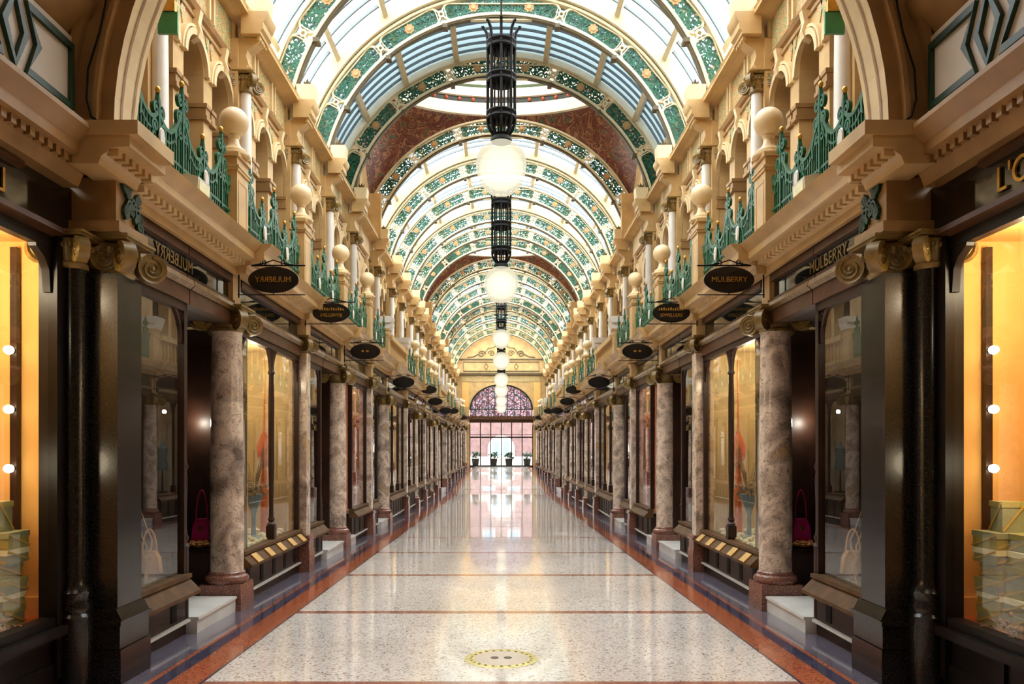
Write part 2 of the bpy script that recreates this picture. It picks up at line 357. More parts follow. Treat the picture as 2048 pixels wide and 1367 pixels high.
# ================================================================== IONIC CAPITAL
def capital_mesh(w, h, vr):
    """square ionic capital: abacus half-width w, height h, volute radius vr; base at z=0"""
    mb = MB()
    mb.lathe([(w*.80, 0), (w*.86, .015), (w*.86, .035), (w*.78, .045), (w*.84, h*.5), (w*.98, h*.72), (w*.98, h*.8)], n=20)
    mb.box(-w*1.12, w*1.12, -w*1.12, w*1.12, h*.86, h*.93); mb.box(-w*1.2, w*1.2, -w*1.2, w*1.2, h*.93, h)
    for sx in (1, -1):
        for sy in (1, -1):
            c = Vector((sx*w*1.06, sy*w*1.06, h*.80-vr)); dg = Vector((sx, sy, 0)).normalized(); nr = Vector((-dg.y, dg.x, 0))
            n = 16; th = vr*.8; vs = []; fs = []
            for e in (-1, 1):
                for rr in (1, .82):
                    for k in range(n):
                        a = 2*PI*k/n; vs.append(c+dg*cos(a)*vr*rr+Vector((0, 0, sin(a)*vr*rr))+nr*e*th/2*(1 if rr == 1 else .78))
            for k in range(n):
                j = (k+1) % n
                fs += [(k, j, 2*n+j, 2*n+k), (k, j, n+j, n+k), (2*n+k, 2*n+j, 3*n+j, 3*n+k)]
            fs += [tuple(n+k for k in range(n)), tuple(3*n+k for k in range(n))]
            mb.add(vs, fs)
            for e in (-1, 1):
                pts = [c+dg*x+Vector((0, 0, z))+nr*e*th*.42 for x, z in spiral(0, 0, vr*.78, 1.9, PI/2, -1 if e > 0 else -1, 26, .2)]
                mb.tube(pts, vr*.09, 5)
                mb.sphere(c+nr*e*th*.42, vr*.17, 8, 6)
    # egg band between the volutes
    for k in range(4):
        a = k*PI/2
        for q in (-1, 0, 1):
            p = Vector((w*.92, q*w*.4, h*.62)); p.rotate(Matrix.Rotation(a, 3, 'Z').to_euler()); mb.sphere(p, w*.14, 8, 6, 1.3)
    return mb.mesh('capital', 'gold')

# ------------------------------------------------------------------ marble columns
CAP_BIG = capital_mesh(.185, .27, .105)
def col_proto():
    t = thing('marble_column', '', 'column')
    MB().box(-.21, .21, -.21, .21, -.08, .15).box(-.205, .205, -.205, .205, .15, .26).build('plinth', 'granite_rd', t)
    MB().lathe([(.2, .26), (.215, .28), (.22, .305), (.21, .33), (.185, .345), (.18, .37), (.168, .38)], n=28).build('base_moulding', 'granite_rd', t)
    part('shaft', MB().lathe([(.163, .38), (.166, .9), (.165, 1.4), (.158, 2.1), (.148, 2.79), (.155, 2.81)], n=32).mesh('shaft', 'marble'), t)
    part('capital', CAP_BIG, t, (0, 0, 2.80))
    MB().box(-.13, .16, -.15, .15, 3.07, 3.12).box(-.1, .16, -.115, .115, 3.12, 3.46).box(-.13, .16, -.14, .14, 3.40, 3.46).build('fascia_block', 'stone', t)
    return t
COLP = col_proto()
def put(proto, first, x, y, z):
    o = proto if first else dup(proto); o.location = (x, y, z); return o
bigs = [c for i, c in enumerate(COLS) if i % 2 == 0]
smalls = [c for i, c in enumerate(COLS) if i % 2 == 1]
for i, y in enumerate(bigs):
    o = put(COLP, i == 0, 2.81, y, FZ(y)); o['group'] = 'mottled marble columns'
    both(o, ORD[i]+' round marble column from the camera along the %s shopfronts')
# ------------------------------------------------------------------ slim pilasters
CAP_SM = capital_mesh(.125, .24, .085)
def pil_proto():
    t = thing('slim_pilaster', '', 'pilaster')
    MB().box(-.14, .12, -.15, .15, -.08, .30).box(-.13, .12, -.14, .14, .30, .43).box(-.15, .12, -.16, .16, .43, .46).box(-.13, .12, -.14, .14, .46, .49).build('pedestal', 'granite_rd', t)
    part('shaft', MB().box(-.09, .12, -.115, .115, .49, 2.96).mesh('pilaster_shaft', 'marble'), t)
    part('capital', CAP_SM, t, (.02, 0, 2.96))
    MB().box(-.09, .12, -.12, .12, 3.20, 3.46).box(-.11, .12, -.14, .14, 3.40, 3.46).build('fascia_block', 'stone', t)
    return t
PILP = pil_proto()
for i, y in enumerate(smalls):
    o = put(PILP, i == 0, 2.73, y, FZ(y)); o['group'] = 'slim marble pilasters'
    both(o, ORD[i]+' slim square marble pilaster from the camera between the %s shop windows')

# ================================================================== SHOP WINDOWS
GX = 2.76
TRAN = {}
def head_parts(t, y0, y1):
    """transom, gilt moulding, black fascia and top board over a shop opening (world coords, parent at origin)"""
    MB().box(GX-.05, GX+.06, y0, y1, 2.87, 3.00).box(GX-.03, GX+.06, y0, y1, 3.0, 3.13).build('transom', 'woodmid', t)
    MB().prism([(GX-.10, 3.03), (GX-.085, 3.075), (GX-.03, 3.10), (GX-.03, 3.02), (GX-.06, 3.0)], y0, y1).build('gilt_moulding', 'bronze', t)
    MB().box(GX, GX+.03, y0, y1, 3.12, 3.31).build('fascia_panel', 'fascia', t)
    MB().box(GX-.045, GX+.05, y0, y1, 3.30, 3.40).build('top_board', 'woodmid', t)
def bracket_mb(mb, y, d, z=2.86):
    """pierced curved spandrel bracket under the window head"""
    mp = lambda s, q, k: (GX+k, y+d*s, z+q)
    mb.strip([(.02+.26*(1-cos(a)), -.34+.32*sin(a)) for a in [PI/2*i/10 for i in range(11)]], .035, .03, mp)
    mb.strip(spiral(.07, -.07, .05, 1.3, 0, 1, 14), .014, .02, mp); mb.strip(spiral(.045, -.17, .035, 1.3, 1, -1, 14), .012, .02, mp)
def shop_window(y0, y1, lining, mull=(), slots=True, brass=False, deep=.85):
    ly = y0+(.43 if abs(y0-8.38) < .01 else 0)
    t = thing('shop_window', '', 'shop window')
    f0 = FZ((y0+y1)/2)
    s = MB(); s.slot = 0
    s.box(GX-.02, GX+.06, y0, y1, f0-.06, f0+.10)
    s.box(GX-.03, GX+.06, y0, y1, f0+.12, .38)
    s.slot = 3
    s.prism([(GX-.15, .365), (GX-.15, .395), (GX-.045, .50), (GX+.03, .50), (GX+.03, .365)], y0, y1)
    s.prism([(GX-.075, .50), (GX-.075, .535), (GX+.03, .535), (GX+.03, .50)], y0, y1)
    s.slot = 1; s.box(GX-.06, GX+.05, y0, y1, f0+.10, f0+.122)
    if slots:
        s.slot = 2; n = max(1, int((y1-y0)/.42))
        for k in range(n):
            yc = y0+(k+.5)*(y1-y0)/n; s.box(GX-.036, GX-.028, yc-.055, yc+.055, f0+.15, .35)
    s.build('stall_riser', ['wood', 'marble_w', 'black', 'ledge'], t)
    fr = MB(); fr.box(GX-.03, GX+.05, y0, y0+.06, .53, 2.88).box(GX-.03, GX+.05, y1-.06, y1, .53, 2.88).box(GX-.03, GX+.05, y0, y1, 2.80, 2.88)
    bracket_mb(fr, y0+.05, 1); bracket_mb(fr, y1-.05, -1)
    fr.build('window_frame', 'wood', t)
    for ym in mull:
        m = MB(); m.box(GX-.05, GX+.05, ym-.05, ym+.05, .50, .70)
        m.lathe([(.048, .70), (.055, .72), (.03, .745), (.045, .77), (.03, .80), (.026, .95), (.036, 1.4), (.036, 2.2), (.028, 2.5), (.045, 2.53), (.03, 2.56), (.03, 2.86)], GX, ym, 0, 14)
        bracket_mb(m, ym+.02, 1); bracket_mb(m, ym-.02, -1)
        m.build('mullion', 'wood', t)
    MB().pane('x', GX, y0+.04, y1-.04, .53, 2.82).build('glass_pane', 'glass', t)
    b = MB(); X1 = GX+deep
    b.slot = 0
    b.box(X1, X1+.03, ly, y1, .46, 3.0); b.box(GX+.04, X1, ly, ly+.02, .46, 3.0); b.box(GX+.04, X1, y1-.02, y1, .46, 3.0); b.box(GX+.04, X1, y0, y1, 2.92, 2.96)
    b.slot = 1; b.box(GX+.03, X1, y0, y1, .44, .50)
    b.build('display_lining', [lining, 'in_stone'], t)
    head_parts(t, y0, y1)
    if brass:
        for k in range(5):
            yc = y0+.28+k*(y1-y0-.5)/4
            part('brass_letter_block', MB().prism([(GX-.150, .392), (GX-.163, .405), (GX-.078, .488), (GX-.063, .475)], yc-.09, yc+.09).mesh('brass_block', 'gilt'), t)
    return t
def entrance(y0, y1, kind=0):
    t = thing('shop_entrance', '', 'shop entrance'); f0 = FZ((y0+y1)/2)
    s0, s1 = y0, y1
    for c in COLS:
        if c-.22 < s1 < c+.3: s1 = c-.22
        if c-.3 < s0 < c+.22: s0 = c+.22
    MB().prism([(2.65, f0-.05), (2.65, f0+.12), (2.635, f0+.125), (2.635, f0+.15), (3.75, f0+.15), (3.75, f0-.05)], s0, s1).build('doorstep', 'marble_w', t)
    MB().pane('y', y0-.02, 2.80, 3.75, .52, 2.9).build('side_glass', 'glass', t)
    MB().box(GX+.02, 3.75, y0-.05, y0, f0, .52).build('side_panel', 'wood', t)
    if kind == 1:
        w = MB(); w.box(2.95, 3.75, y1, y1+.03, f0, .56).box(2.95, 2.99, y1, y1+.03, .56, 2.9).box(3.5, 3.75, y1, y1+.03, .56, 2.9).box(2.95, 3.75, y1, y1+.46, .53, .56).box(3.6, 3.63, y1, y1+.46, .56, 2.9).box(2.92, 2.95, y1, y1+.46, .0, 2.9).box(2.95, 3.63, y1+.43, y1+.46, .56, 2.9).build('side_display', 'wood', t)
        MB().pane('y', y1+.015, 2.99, 3.5, .56, 2.9).build('side_glass', 'glass', t)
    else:
        MB().box(2.90, 3.75, y1, y1+.04, f0, 2.9).build('side_panel', 'wood', t)
    MB().box(GX, 3.75, y0, y1, 2.88, 2.92).build('porch_ceiling', 'wood', t)
    MB().lathe([(.042, f0+.15), (.042, .75), (.05, .77), (.03, .80), (.044, .84), (.03, .88), (.024, 1.0), (.034, 1.35), (.026, 1.42), (.04, 1.46), (.02, 1.52), (.03, 2.0), (.03, 2.86)], GX, y0-.02, 0, 14).build('corner_post', 'wood', t)
    d = MB(); d.box(3.72, 3.78, y0, y1, f0+.15, f0+.55); d.box(3.72, 3.78, y0, y0+.12, f0+.55, 2.88); d.box(3.72, 3.78, y1-.12, y1, f0+.55, 2.88); d.box(3.72, 3.78, y0, y1, 2.2, 2.34); d.box(3.72, 3.78, y0, y1, 2.76, 2.88)
    d.build('door_leaf', 'wood', t)
    MB().pane('x', 3.75, y0+.1, y1-.1, f0+.5, 2.8).build('door_glass', 'glass', t)
    MB().box(3.9, 3.93, y0-.1, y1+.1, f0, 3.0).build('lobby_lining', 'in_dark', t)
    head_parts(t, y0, y1)
    return t
SEGS = [('W', 5.80, 6.95, 'in_dark', ()), ('D', 6.97, 8.32), ('W', 8.38, 10.82, 'in_gold', (9.6,)), ('W', 11.08, 12.15, 'in_dark', ()), ('D', 12.18, 13.5),
        ('D', 13.82, 14.58), ('W', 14.62, 16.22, 'in_pink', ()), ('W', 16.48, 17.65, 'in_dark', ()), ('D', 17.68, 18.8), ('W', 19.13, 22.36, 'in_pale', (20.2, 21.3)),
        ('W', 22.64, 25.32, 'in_pale', (24.0,)), ('W', 25.68, 27.86, 'in_dark', (26.8,)), ('W', 28.14, 30.82, 'in_gold', (29.5,)), ('W', 31.18, 33.06, 'in_pale', (32.1,)), ('W', 33.34, 34.74, 'in_dark', ()),
        ('D', 35.1, 38.64), ('W', 38.96, 41.44, 'in_pale', (40.2,)), ('W', 41.76, 44.64, 'in_dark', (43.2,)), ('W', 44.96, 47.84, 'in_gold', (46.4,)), ('W', 48.16, 50.64, 'in_dark', (49.4,)),
        ('W', 50.96, 54.04, 'in_gold', (52.5,)), ('W', 54.36, 57.44, 'in_pale', (55.9,)), ('W', 57.76, 60.64, 'in_gold', (59.2,))]
DESC = {'in_dark': 'dark lined', 'in_gold': 'golden lined', 'in_pale': 'pale lined', 'in_pink': 'coral lined'}
wi = di = 0
for sg in SEGS:
    if sg[0] == 'W':
        o = shop_window(sg[1], sg[2], sg[3], sg[4], slots=sg[1] < 40, brass=(wi == 1)); o['group'] = 'shop windows along the arcade'
        both(o, ORD[wi]+' shop window from the camera on the %s, '+DESC[sg[3]]+', dark wood sill'); wi += 1
    else:
        o = entrance(sg[1], sg[2], 1 if di == 0 else 0); o['group'] = 'recessed shop doorways'
        both(o, ORD[di]+' recessed shop doorway with white marble step on the %s side'); di += 1
for y in (9.1, 10.1): 
    for s in (1, -1): point_light('display_light', (s*3.15, y, 2.6), 14, (1, .84, .6), .05)
for y in (15.4, 20.7, 24.0, 29.5, 46.4, 52.5, 59.2):
    for s in (1, -1): point_light('display_light', (s*3.2, y, 2.6), 12, (1, .85, .62), .05)
for s in (1, -1): point_light('niche_light', (s*3.3, 8.6, 1.9), 6, (1, .9, .75), .04)
for y in (6.4, 11.6):
    for s in (1, -1): point_light('display_light', (s*3.2, y, 2.6), 6.0 if y < 8 else 2.5, (1, .8, .55), .05)

# bits in the windows
def handbag(mat, w, h, d, strap):
    t = thing('handbag', '', 'handbag')
    MB().prism([(-w/2, 0), (w/2, 0), (w*.42, h*.7), (w*.25, h), (-w*.25, h), (-w*.42, h*.7)], -d/2, d/2).build('bag_body', mat, t)
    MB().tube([(w*.3*cos(a), 0, h*.9+strap*sin(a)) for a in [PI*i/16 for i in range(17)]], .008, 6).build('strap', mat, t)
    MB().box(-.02, .02, -d/2-.008, -d/2, h*.55, h*.72).build('clasp', 'gilt', t)
    return t
o = handbag('pink', .2, .27, .09, .33); o.location = (3.2, 8.55, .60)
both(o, 'pink handbag with long handle beside the nearest marble column on the %s')
o = handbag('tanlea', .20, .19, .07, .2); o.location = (2.98, 6.78, .56)
both(o, 'tan leather bag in the nearest dark window on the %s')
o = handbag('pink', .26, .22, .09, .2); o.location = (3.15, 11.5, .62)
both(o, 'magenta handbag standing in the dark window before the third doorway, %s side')
def twigs():
    t = MB(); r = random.Random(3)
    for k in range(3):
        b = [(.02*k, .05*k, 0)]
        for i in range(8): b.append((b[-1][0]+r.uniform(-.035, .035), b[-1][1]+r.uniform(-.05, .05), b[-1][2]+.075))
        t.tube(b, [.011-.001*i for i in range(9)], 6)
    return t.build('twig_bunch', 'twig')
o = tag(twigs(), '', 'twigs'); o.location = (2.92, 6.55, .5); both(o, 'peeled twigs standing in the nearest dark window, %s side')
def silk():
    mb = MB(); mb.lathe([(.01, 1.45), (.05, 1.5), (.09, 1.62), (.1, 1.75), (.05, 1.88), (.012, 1.95), (.008, 2.9)], n=16)
    mb.lathe([(.03, 1.46), (.06, 1.2), (.045, 1.0), (.05, .75), (.06, .62)], n=12); return mb.build('hanging_silk', 'orsilk')
o = tag(silk(), '', 'silk drape'); o.location = (3.05, 10.3, -.1); both(o, 'orange silk drape hanging in the golden window on the %s')
def vase_flowers(nm, mat):
    t = thing(nm, '', 'vase'); MB().lathe([(.03, 0), (.07, .02), (.03, .06), (.025, .3), (.06, .42), (.12, .55), (.13, .56)], n=18).build('vase', 'bluegrey' if mat == 'dried' else 'in_gold', t)
    mb = MB(); r = random.Random(5)
    for k in range(16):
        a, q = r.uniform(0, 6.28), r.uniform(.1, .3); mb.tube([(0, 0, .5), (q*.5*cos(a), q*.5*sin(a), .8), (q*cos(a), q*sin(a), .8+r.uniform(.1, .4))], .006, 5)
    for k in range(26):
        a, q = r.uniform(0, 6.28), r.uniform(.02, .16); mb.sphere((q*cos(a), q*sin(a), .56+r.uniform(0, .12)), .03, 8, 5)
    mb.build('dried_stems', mat, t); return t
o = vase_flowers('flower_vase', 'dried'); o.location = (3.05, 9.85, .5); both(o, 'tall flared vase of dried stems in the golden window, %s side')
def pebbles(n, w, l, mat, seed):
    mb = MB(); r = random.Random(seed)
    for k in range(n): mb.sphere((r.uniform(-w, w), r.uniform(-l, l), r.uniform(0, .05)), r.uniform(.02, .045), 7, 5, .7)
    o = mb.build('pebbles', mat); o['kind'] = 'stuff'; return o
o = tag(pebbles(60, .1, .12, 'amber', 8), '', 'pebbles'); o.location = (3.22, 8.55, .58); both(o, 'amber pebbles under the pink handbag on the %s')
o = tag(pebbles(190, .28, 1.1, 'paper', 9), '', 'petals'); o.location = (3.1, 9.6, .5); both(o, 'cream petals strewn over the golden window floor, %s side')
def poster(w, h):
    t = thing('hanging_banner', '', 'banner'); MB().box(-.01, .01, -w/2, w/2, 0, h).build('banner_sheet', 'orsilk', t); MB().tube([(0, -w/2-.03, h), (0, w/2+.03, h)], .012, 6).build('rod', 'black', t); return t
o = poster(.5, 1.5); o.location = (3.2, 15.2, 1.2); both(o, 'orange banner hanging in the coral lined window on the %s')
def mannequin(mat):
    t = thing('dress_form', '', 'dress form')
    MB().lathe([(.02, 0), (.14, .01), (.14, .03), (.02, .05), (.018, .6)], n=16).build('stand', 'black', t)
    MB().lathe([(.1, .58), (.15, .62), (.14, .75), (.1, .88), (.13, 1.05), (.14, 1.15), (.06, 1.22), (.045, 1.3), (.03, 1.32)], n=18, sy=.75).build('torso', mat, t); return t
first = None
for y, m, nm in ((15.9, 'red', 'red'), (17.0, 'magenta', 'magenta'), (20.7, 'bluegrey', 'blue grey'), (24.7, 'white', 'white'), (26.2, 'magenta', 'second magenta')):
    o = mannequin(m); o.location = (3.25, y, .5); o['group'] = 'dress forms in the windows'; both(o, nm+' dress form standing inside a shop window on the %s side')

# ================================================================== ENTABLATURE, BALCONY
def entab():
    prof = [(2.70, 3.37), (2.66, 3.37), (2.66, 3.44), (2.62, 3.46), (2.62, 3.50), (2.50, 3.505), (2.48, 3.52), (2.48, 3.585), (2.46, 3.60), (2.42, 3.64), (2.40, 3.67), (2.70, 3.67)]
    mb = MB(); mb.prism(prof, 5.72, END)
    for y in COLS:
        dx = -.10 if y in bigs else -.07
        hw = .17 if y in bigs else .14
        mb.prism([(p[0]+(dx if p[0] < 2.7 else 0), p[1]+(.002 if p[1] < 3.6 else .004)) for p in prof], y-hw, y+hw)
    mb.slot = 1
    y = 5.75
    while y < 36: mb.box(2.565, 2.625, y, y+.055, 3.455, 3.503); y += .105
    o = mb.build('trim_1', ['stone', 'stone_lt']); struct(o); mirror_struct(o, 'trim_2')
    # balcony slab, gallery floor
    b = MB().box(2.5, 5.0, 5.3, END, 3.56, 3.665).box(2.86, 5.0, 5.3, END, 3.40, 3.58).build('trim_3', 'stone_dk'); struct(b); mirror_struct(b, 'trim_4')
entab()

# ------------------------------------------------------------------ ball finial pedestals
def ped(kind, hh):
    t = thing('ball_pedestal' if kind == 'ball' else 'box_pedestal', '', 'pedestal')
    mb = MB(); mb.box(-.10, .10, -.19, .19, 0, .06).box(-.09, .09, -.175, .175, .06, hh-.16)
    mb.box(-.105, .105, -.19, .19, hh-.18, hh-.15).box(-.115, .115, -.2, .2, hh-.15, hh-.13).box(-.09, .09, -.175, .175, hh-.13, hh-.04).box(-.11, .11, -.2, .2, hh-.04, hh)
    mb.box(-.094, -.088, -.13, -.11, .14, hh-.26).box(-.094, -.088, .11, .13, .14, hh-.26).box(-.094, -.088, -.13, .13, .14, .16).box(-.094, -.088, -.13, .13, hh-.28, hh-.26)
    mb.build('pedestal_block', 'stone', t)
    if kind == 'ball':
        f = MB(); f.lathe([(.15, 0), (.165, .012), (.165, .03), (.13, .045), (.13, .07), (.115, .085), (.085, .10), (.06, .14), (.05, .19), (.062, .215), (.062, .23), (.045, .24)], n=28)
        f.build('finial_foot', 'stone_lt', t, (0, 0, hh))
        MB().sphere((0, 0, 0), .148, 32, 20).build('ball', 'stone_lt', t, (0, 0, hh+.37))
    else:
        MB().prism([(-.13, 0), (.13, 0), (.17, .1), (.17, .13), (-.17, .13), (-.17, .1)], -.2, .2).prism([(-.15, .13), (.15, .13), (.19, .24), (.19, .28), (-.19, .28), (-.19, .24)], -.24, .24).build('planter_box', 'white', t, (0, 0, hh))
    return t
pb = pbox = None; nb = nx = 0
for i, y in enumerate(COLS[:-1]):
    hh = .93 if i % 2 == 0 else 1.06
    if any(abs(y-e) < .01 for d in DOMES for e in d):
        o = ped('box', .80); o.location = (2.74, y, 3.66); o['group'] = 'box topped balcony pedestals'
        both(o, ORD[nx]+' balcony pedestal from the camera with a white planter box, %s side'); nx += 1
    else:
        o = ped('ball', hh); o.location = (2.74, y, 3.66); o['group'] = 'ball finial balcony pedestals'
        both(o, ORD[nb]+' stone balcony pedestal topped by a ball from the camera, %s side'); nb += 1

# ------------------------------------------------------------------ green iron railings
def railing_meshes(L, detail):
    mp = lambda s, q, k: (k, s, q)
    nC = max(2, round(L/.46)); st = L/nC; cr = [(st*(k+.5), .96 if k % 2 == 0 else .70) for k in range(nC)]
    def top(s):
        if s <= cr[0][0]: a, b = (0, .75), cr[0]
        elif s >= cr[-1][0]: a, b = cr[-1], (L, .75)
        else:
            for a, b in zip(cr, cr[1:]):
                if a[0] <= s <= b[0]: break
        u = (s-a[0])/(b[0]-a[0]+1e-6); return (a[1]*(1-u)+b[1]*u)*.90-.20*sin(PI*u)**.8
    bars = MB(); n = int(L/.05)
    for k in range(1, n):
        s = L*k/n; bars.box(-.008, .008, s-.008, s+.008, 0, max(.34, top(s)))
    for z in (.03, .33): bars.box(-.012, .012, 0, L, z-.012, z+.012)
    sc = MB(); sc.strip([(L*i/90, max(.36, top(L*i/90))) for i in range(91)], .032, .03, mp)
    sc.strip([(L*i/90, max(.30, top(L*i/90)-.09)) for i in range(91)], .018, .022, mp)
    r = random.Random(4)
    for s, h in cr:
        for sg in (1, -1):
            sc.strip(spiral(s+sg*.055, h-.08, .05, 1.4, PI/2, -sg, 16), .022, .03, mp)
            sc.strip(spiral(s+sg*.07, h-.22, .065, 1.5, -PI/2, sg, 18), .024, .03, mp)
            sc.strip(spiral(s+sg*.05, h-.36, .05, 1.3, PI/2, -sg, 16), .022, .03, mp)
            sc.strip([(s+sg*.11, h-.28), (s+sg*.16, h-.40), (s+sg*.145, h-.5), (s+sg*.17, h-.46)], .03, .03, mp)
        sc.strip([(s, .3), (s, h+.02)], .03, .035, mp)
        sc.plate([(s-.03, h-.02), (s, h+.07), (s+.03, h-.02), (s, h-.06)], .03, mp)
    k = 0; s = .06
    while s < L-.04:
        sc.strip(spiral(s, .10, .055, 1.4, r.uniform(0, 6), 1 if k % 2 else -1, 14), .022, .024, mp)
        sc.strip(spiral(s+.05, .22, .06, 1.4, r.uniform(0, 6), -1 if k % 2 else 1, 14), .022, .024, mp)
        sc.plate([(s, .03), (s+.035, .12), (s+.01, .2), (s-.02, .12)], .02, mp); s += .105; k += 1
    tips = []
    for s, h in cr: tips.append((s, h+.09))
    meds = [s for k, (s, h) in enumerate(cr) if k % 2 == 1]
    return bars.mesh('bars', 'iron_gr'), sc.mesh('scrollwork', 'iron_gr'), tips, meds
TIP = MB().sphere((0, 0, 0), .022, 10, 8, 1.3).mesh('tip', 'gilt')
MED = MB().lathe([(.001, -.012), (.045, -.012), (.05, 0), (.03, .012), (.001, .012)], n=18, axis='x', sy=1.75).mesh('medallion', 'white')
edges = [5.62]+COLS
rn = 0
for a, b in zip(edges, edges[1:]):
    if any(abs(a-d[0]) < .01 for d in DOMES): continue
    y0 = a+(.2 if a > 6 else 0); L = b-.2-y0
    bm_, sm_, tips, meds = railing_meshes(L, a < 30)
    t = thing('balcony_railing', '', 'railing', (2.72, y0, 3.665), 'green iron balcony railings')
    part('bars', bm_, t); part('scrollwork', sm_, t)
    if a < 30:
        for s, h in tips: part('tip', TIP, t, (0, s, h))
        for s in meds: part('medallion', MED, t, (-.03, s, .40))
    both(t, ORD[rn]+' stretch of green scrolled iron railing from the camera on the %s balcony'); rn += 1
# stone balusters over the dome bays
BAL = MB().lathe([(.05, 0), (.05, .04), (.028, .06), (.055, .18), (.04, .3), (.024, .42), (.045, .46), (.05, .5)], n=12).mesh('baluster', 'stone')
for k, (a, b) in enumerate(DOMES):
    t = thing('stone_balustrade', '', 'balustrade', (2.70, a, 3.665), 'stone balustrades at the domes'); n = int((b-a-.5)/.2)
    MB().box(-.09, .09, .2, b-a-.2, 0, .08).build('bottom_rail', 'stone', t); MB().box(-.1, .1, .2, b-a-.2, .58, .70).build('top_rail', 'stone', t)
    for i in range(n): part('baluster', BAL, t, (0, .32+i*(b-a-.6)/max(1, n-1), .08))
    both(t, ORD[k]+' stone balustrade from the camera on the %s balcony, under a dome')
# floodlight boxes and hanging green signs
o = thing('floodlight', '', 'floodlight', (2.50, 6.55, 3.67))
MB().prism([(-.06, 0), (.06, 0), (.07, .13), (.05, .155), (-.07, .13)], -.13, .13).build('housing', 'white', o); MB().box(-.072, -.06, -.11, .11, .03, .11).build('lens', 'paper', o)
both(o, 'white box floodlight sitting on the cornice before the %s green railing')
o = thing('hanging_sign', '', 'sign', (3.06, 7.35, 5.42))
MB().box(-.09, .09, -.015, .015, 0, .20).build('sign_board', 'greenbox', o); MB().box(-.07, .07, -.03, .03, .20, .30).build('lamp_hood', 'gilt', o); MB().tube([(0, 0, .3), (0, 0, .62), (.55, 0, .62)], .012, 6).build('bracket', 'black', o)
both(o, 'small green square sign hanging beside the near arch, upper %s')

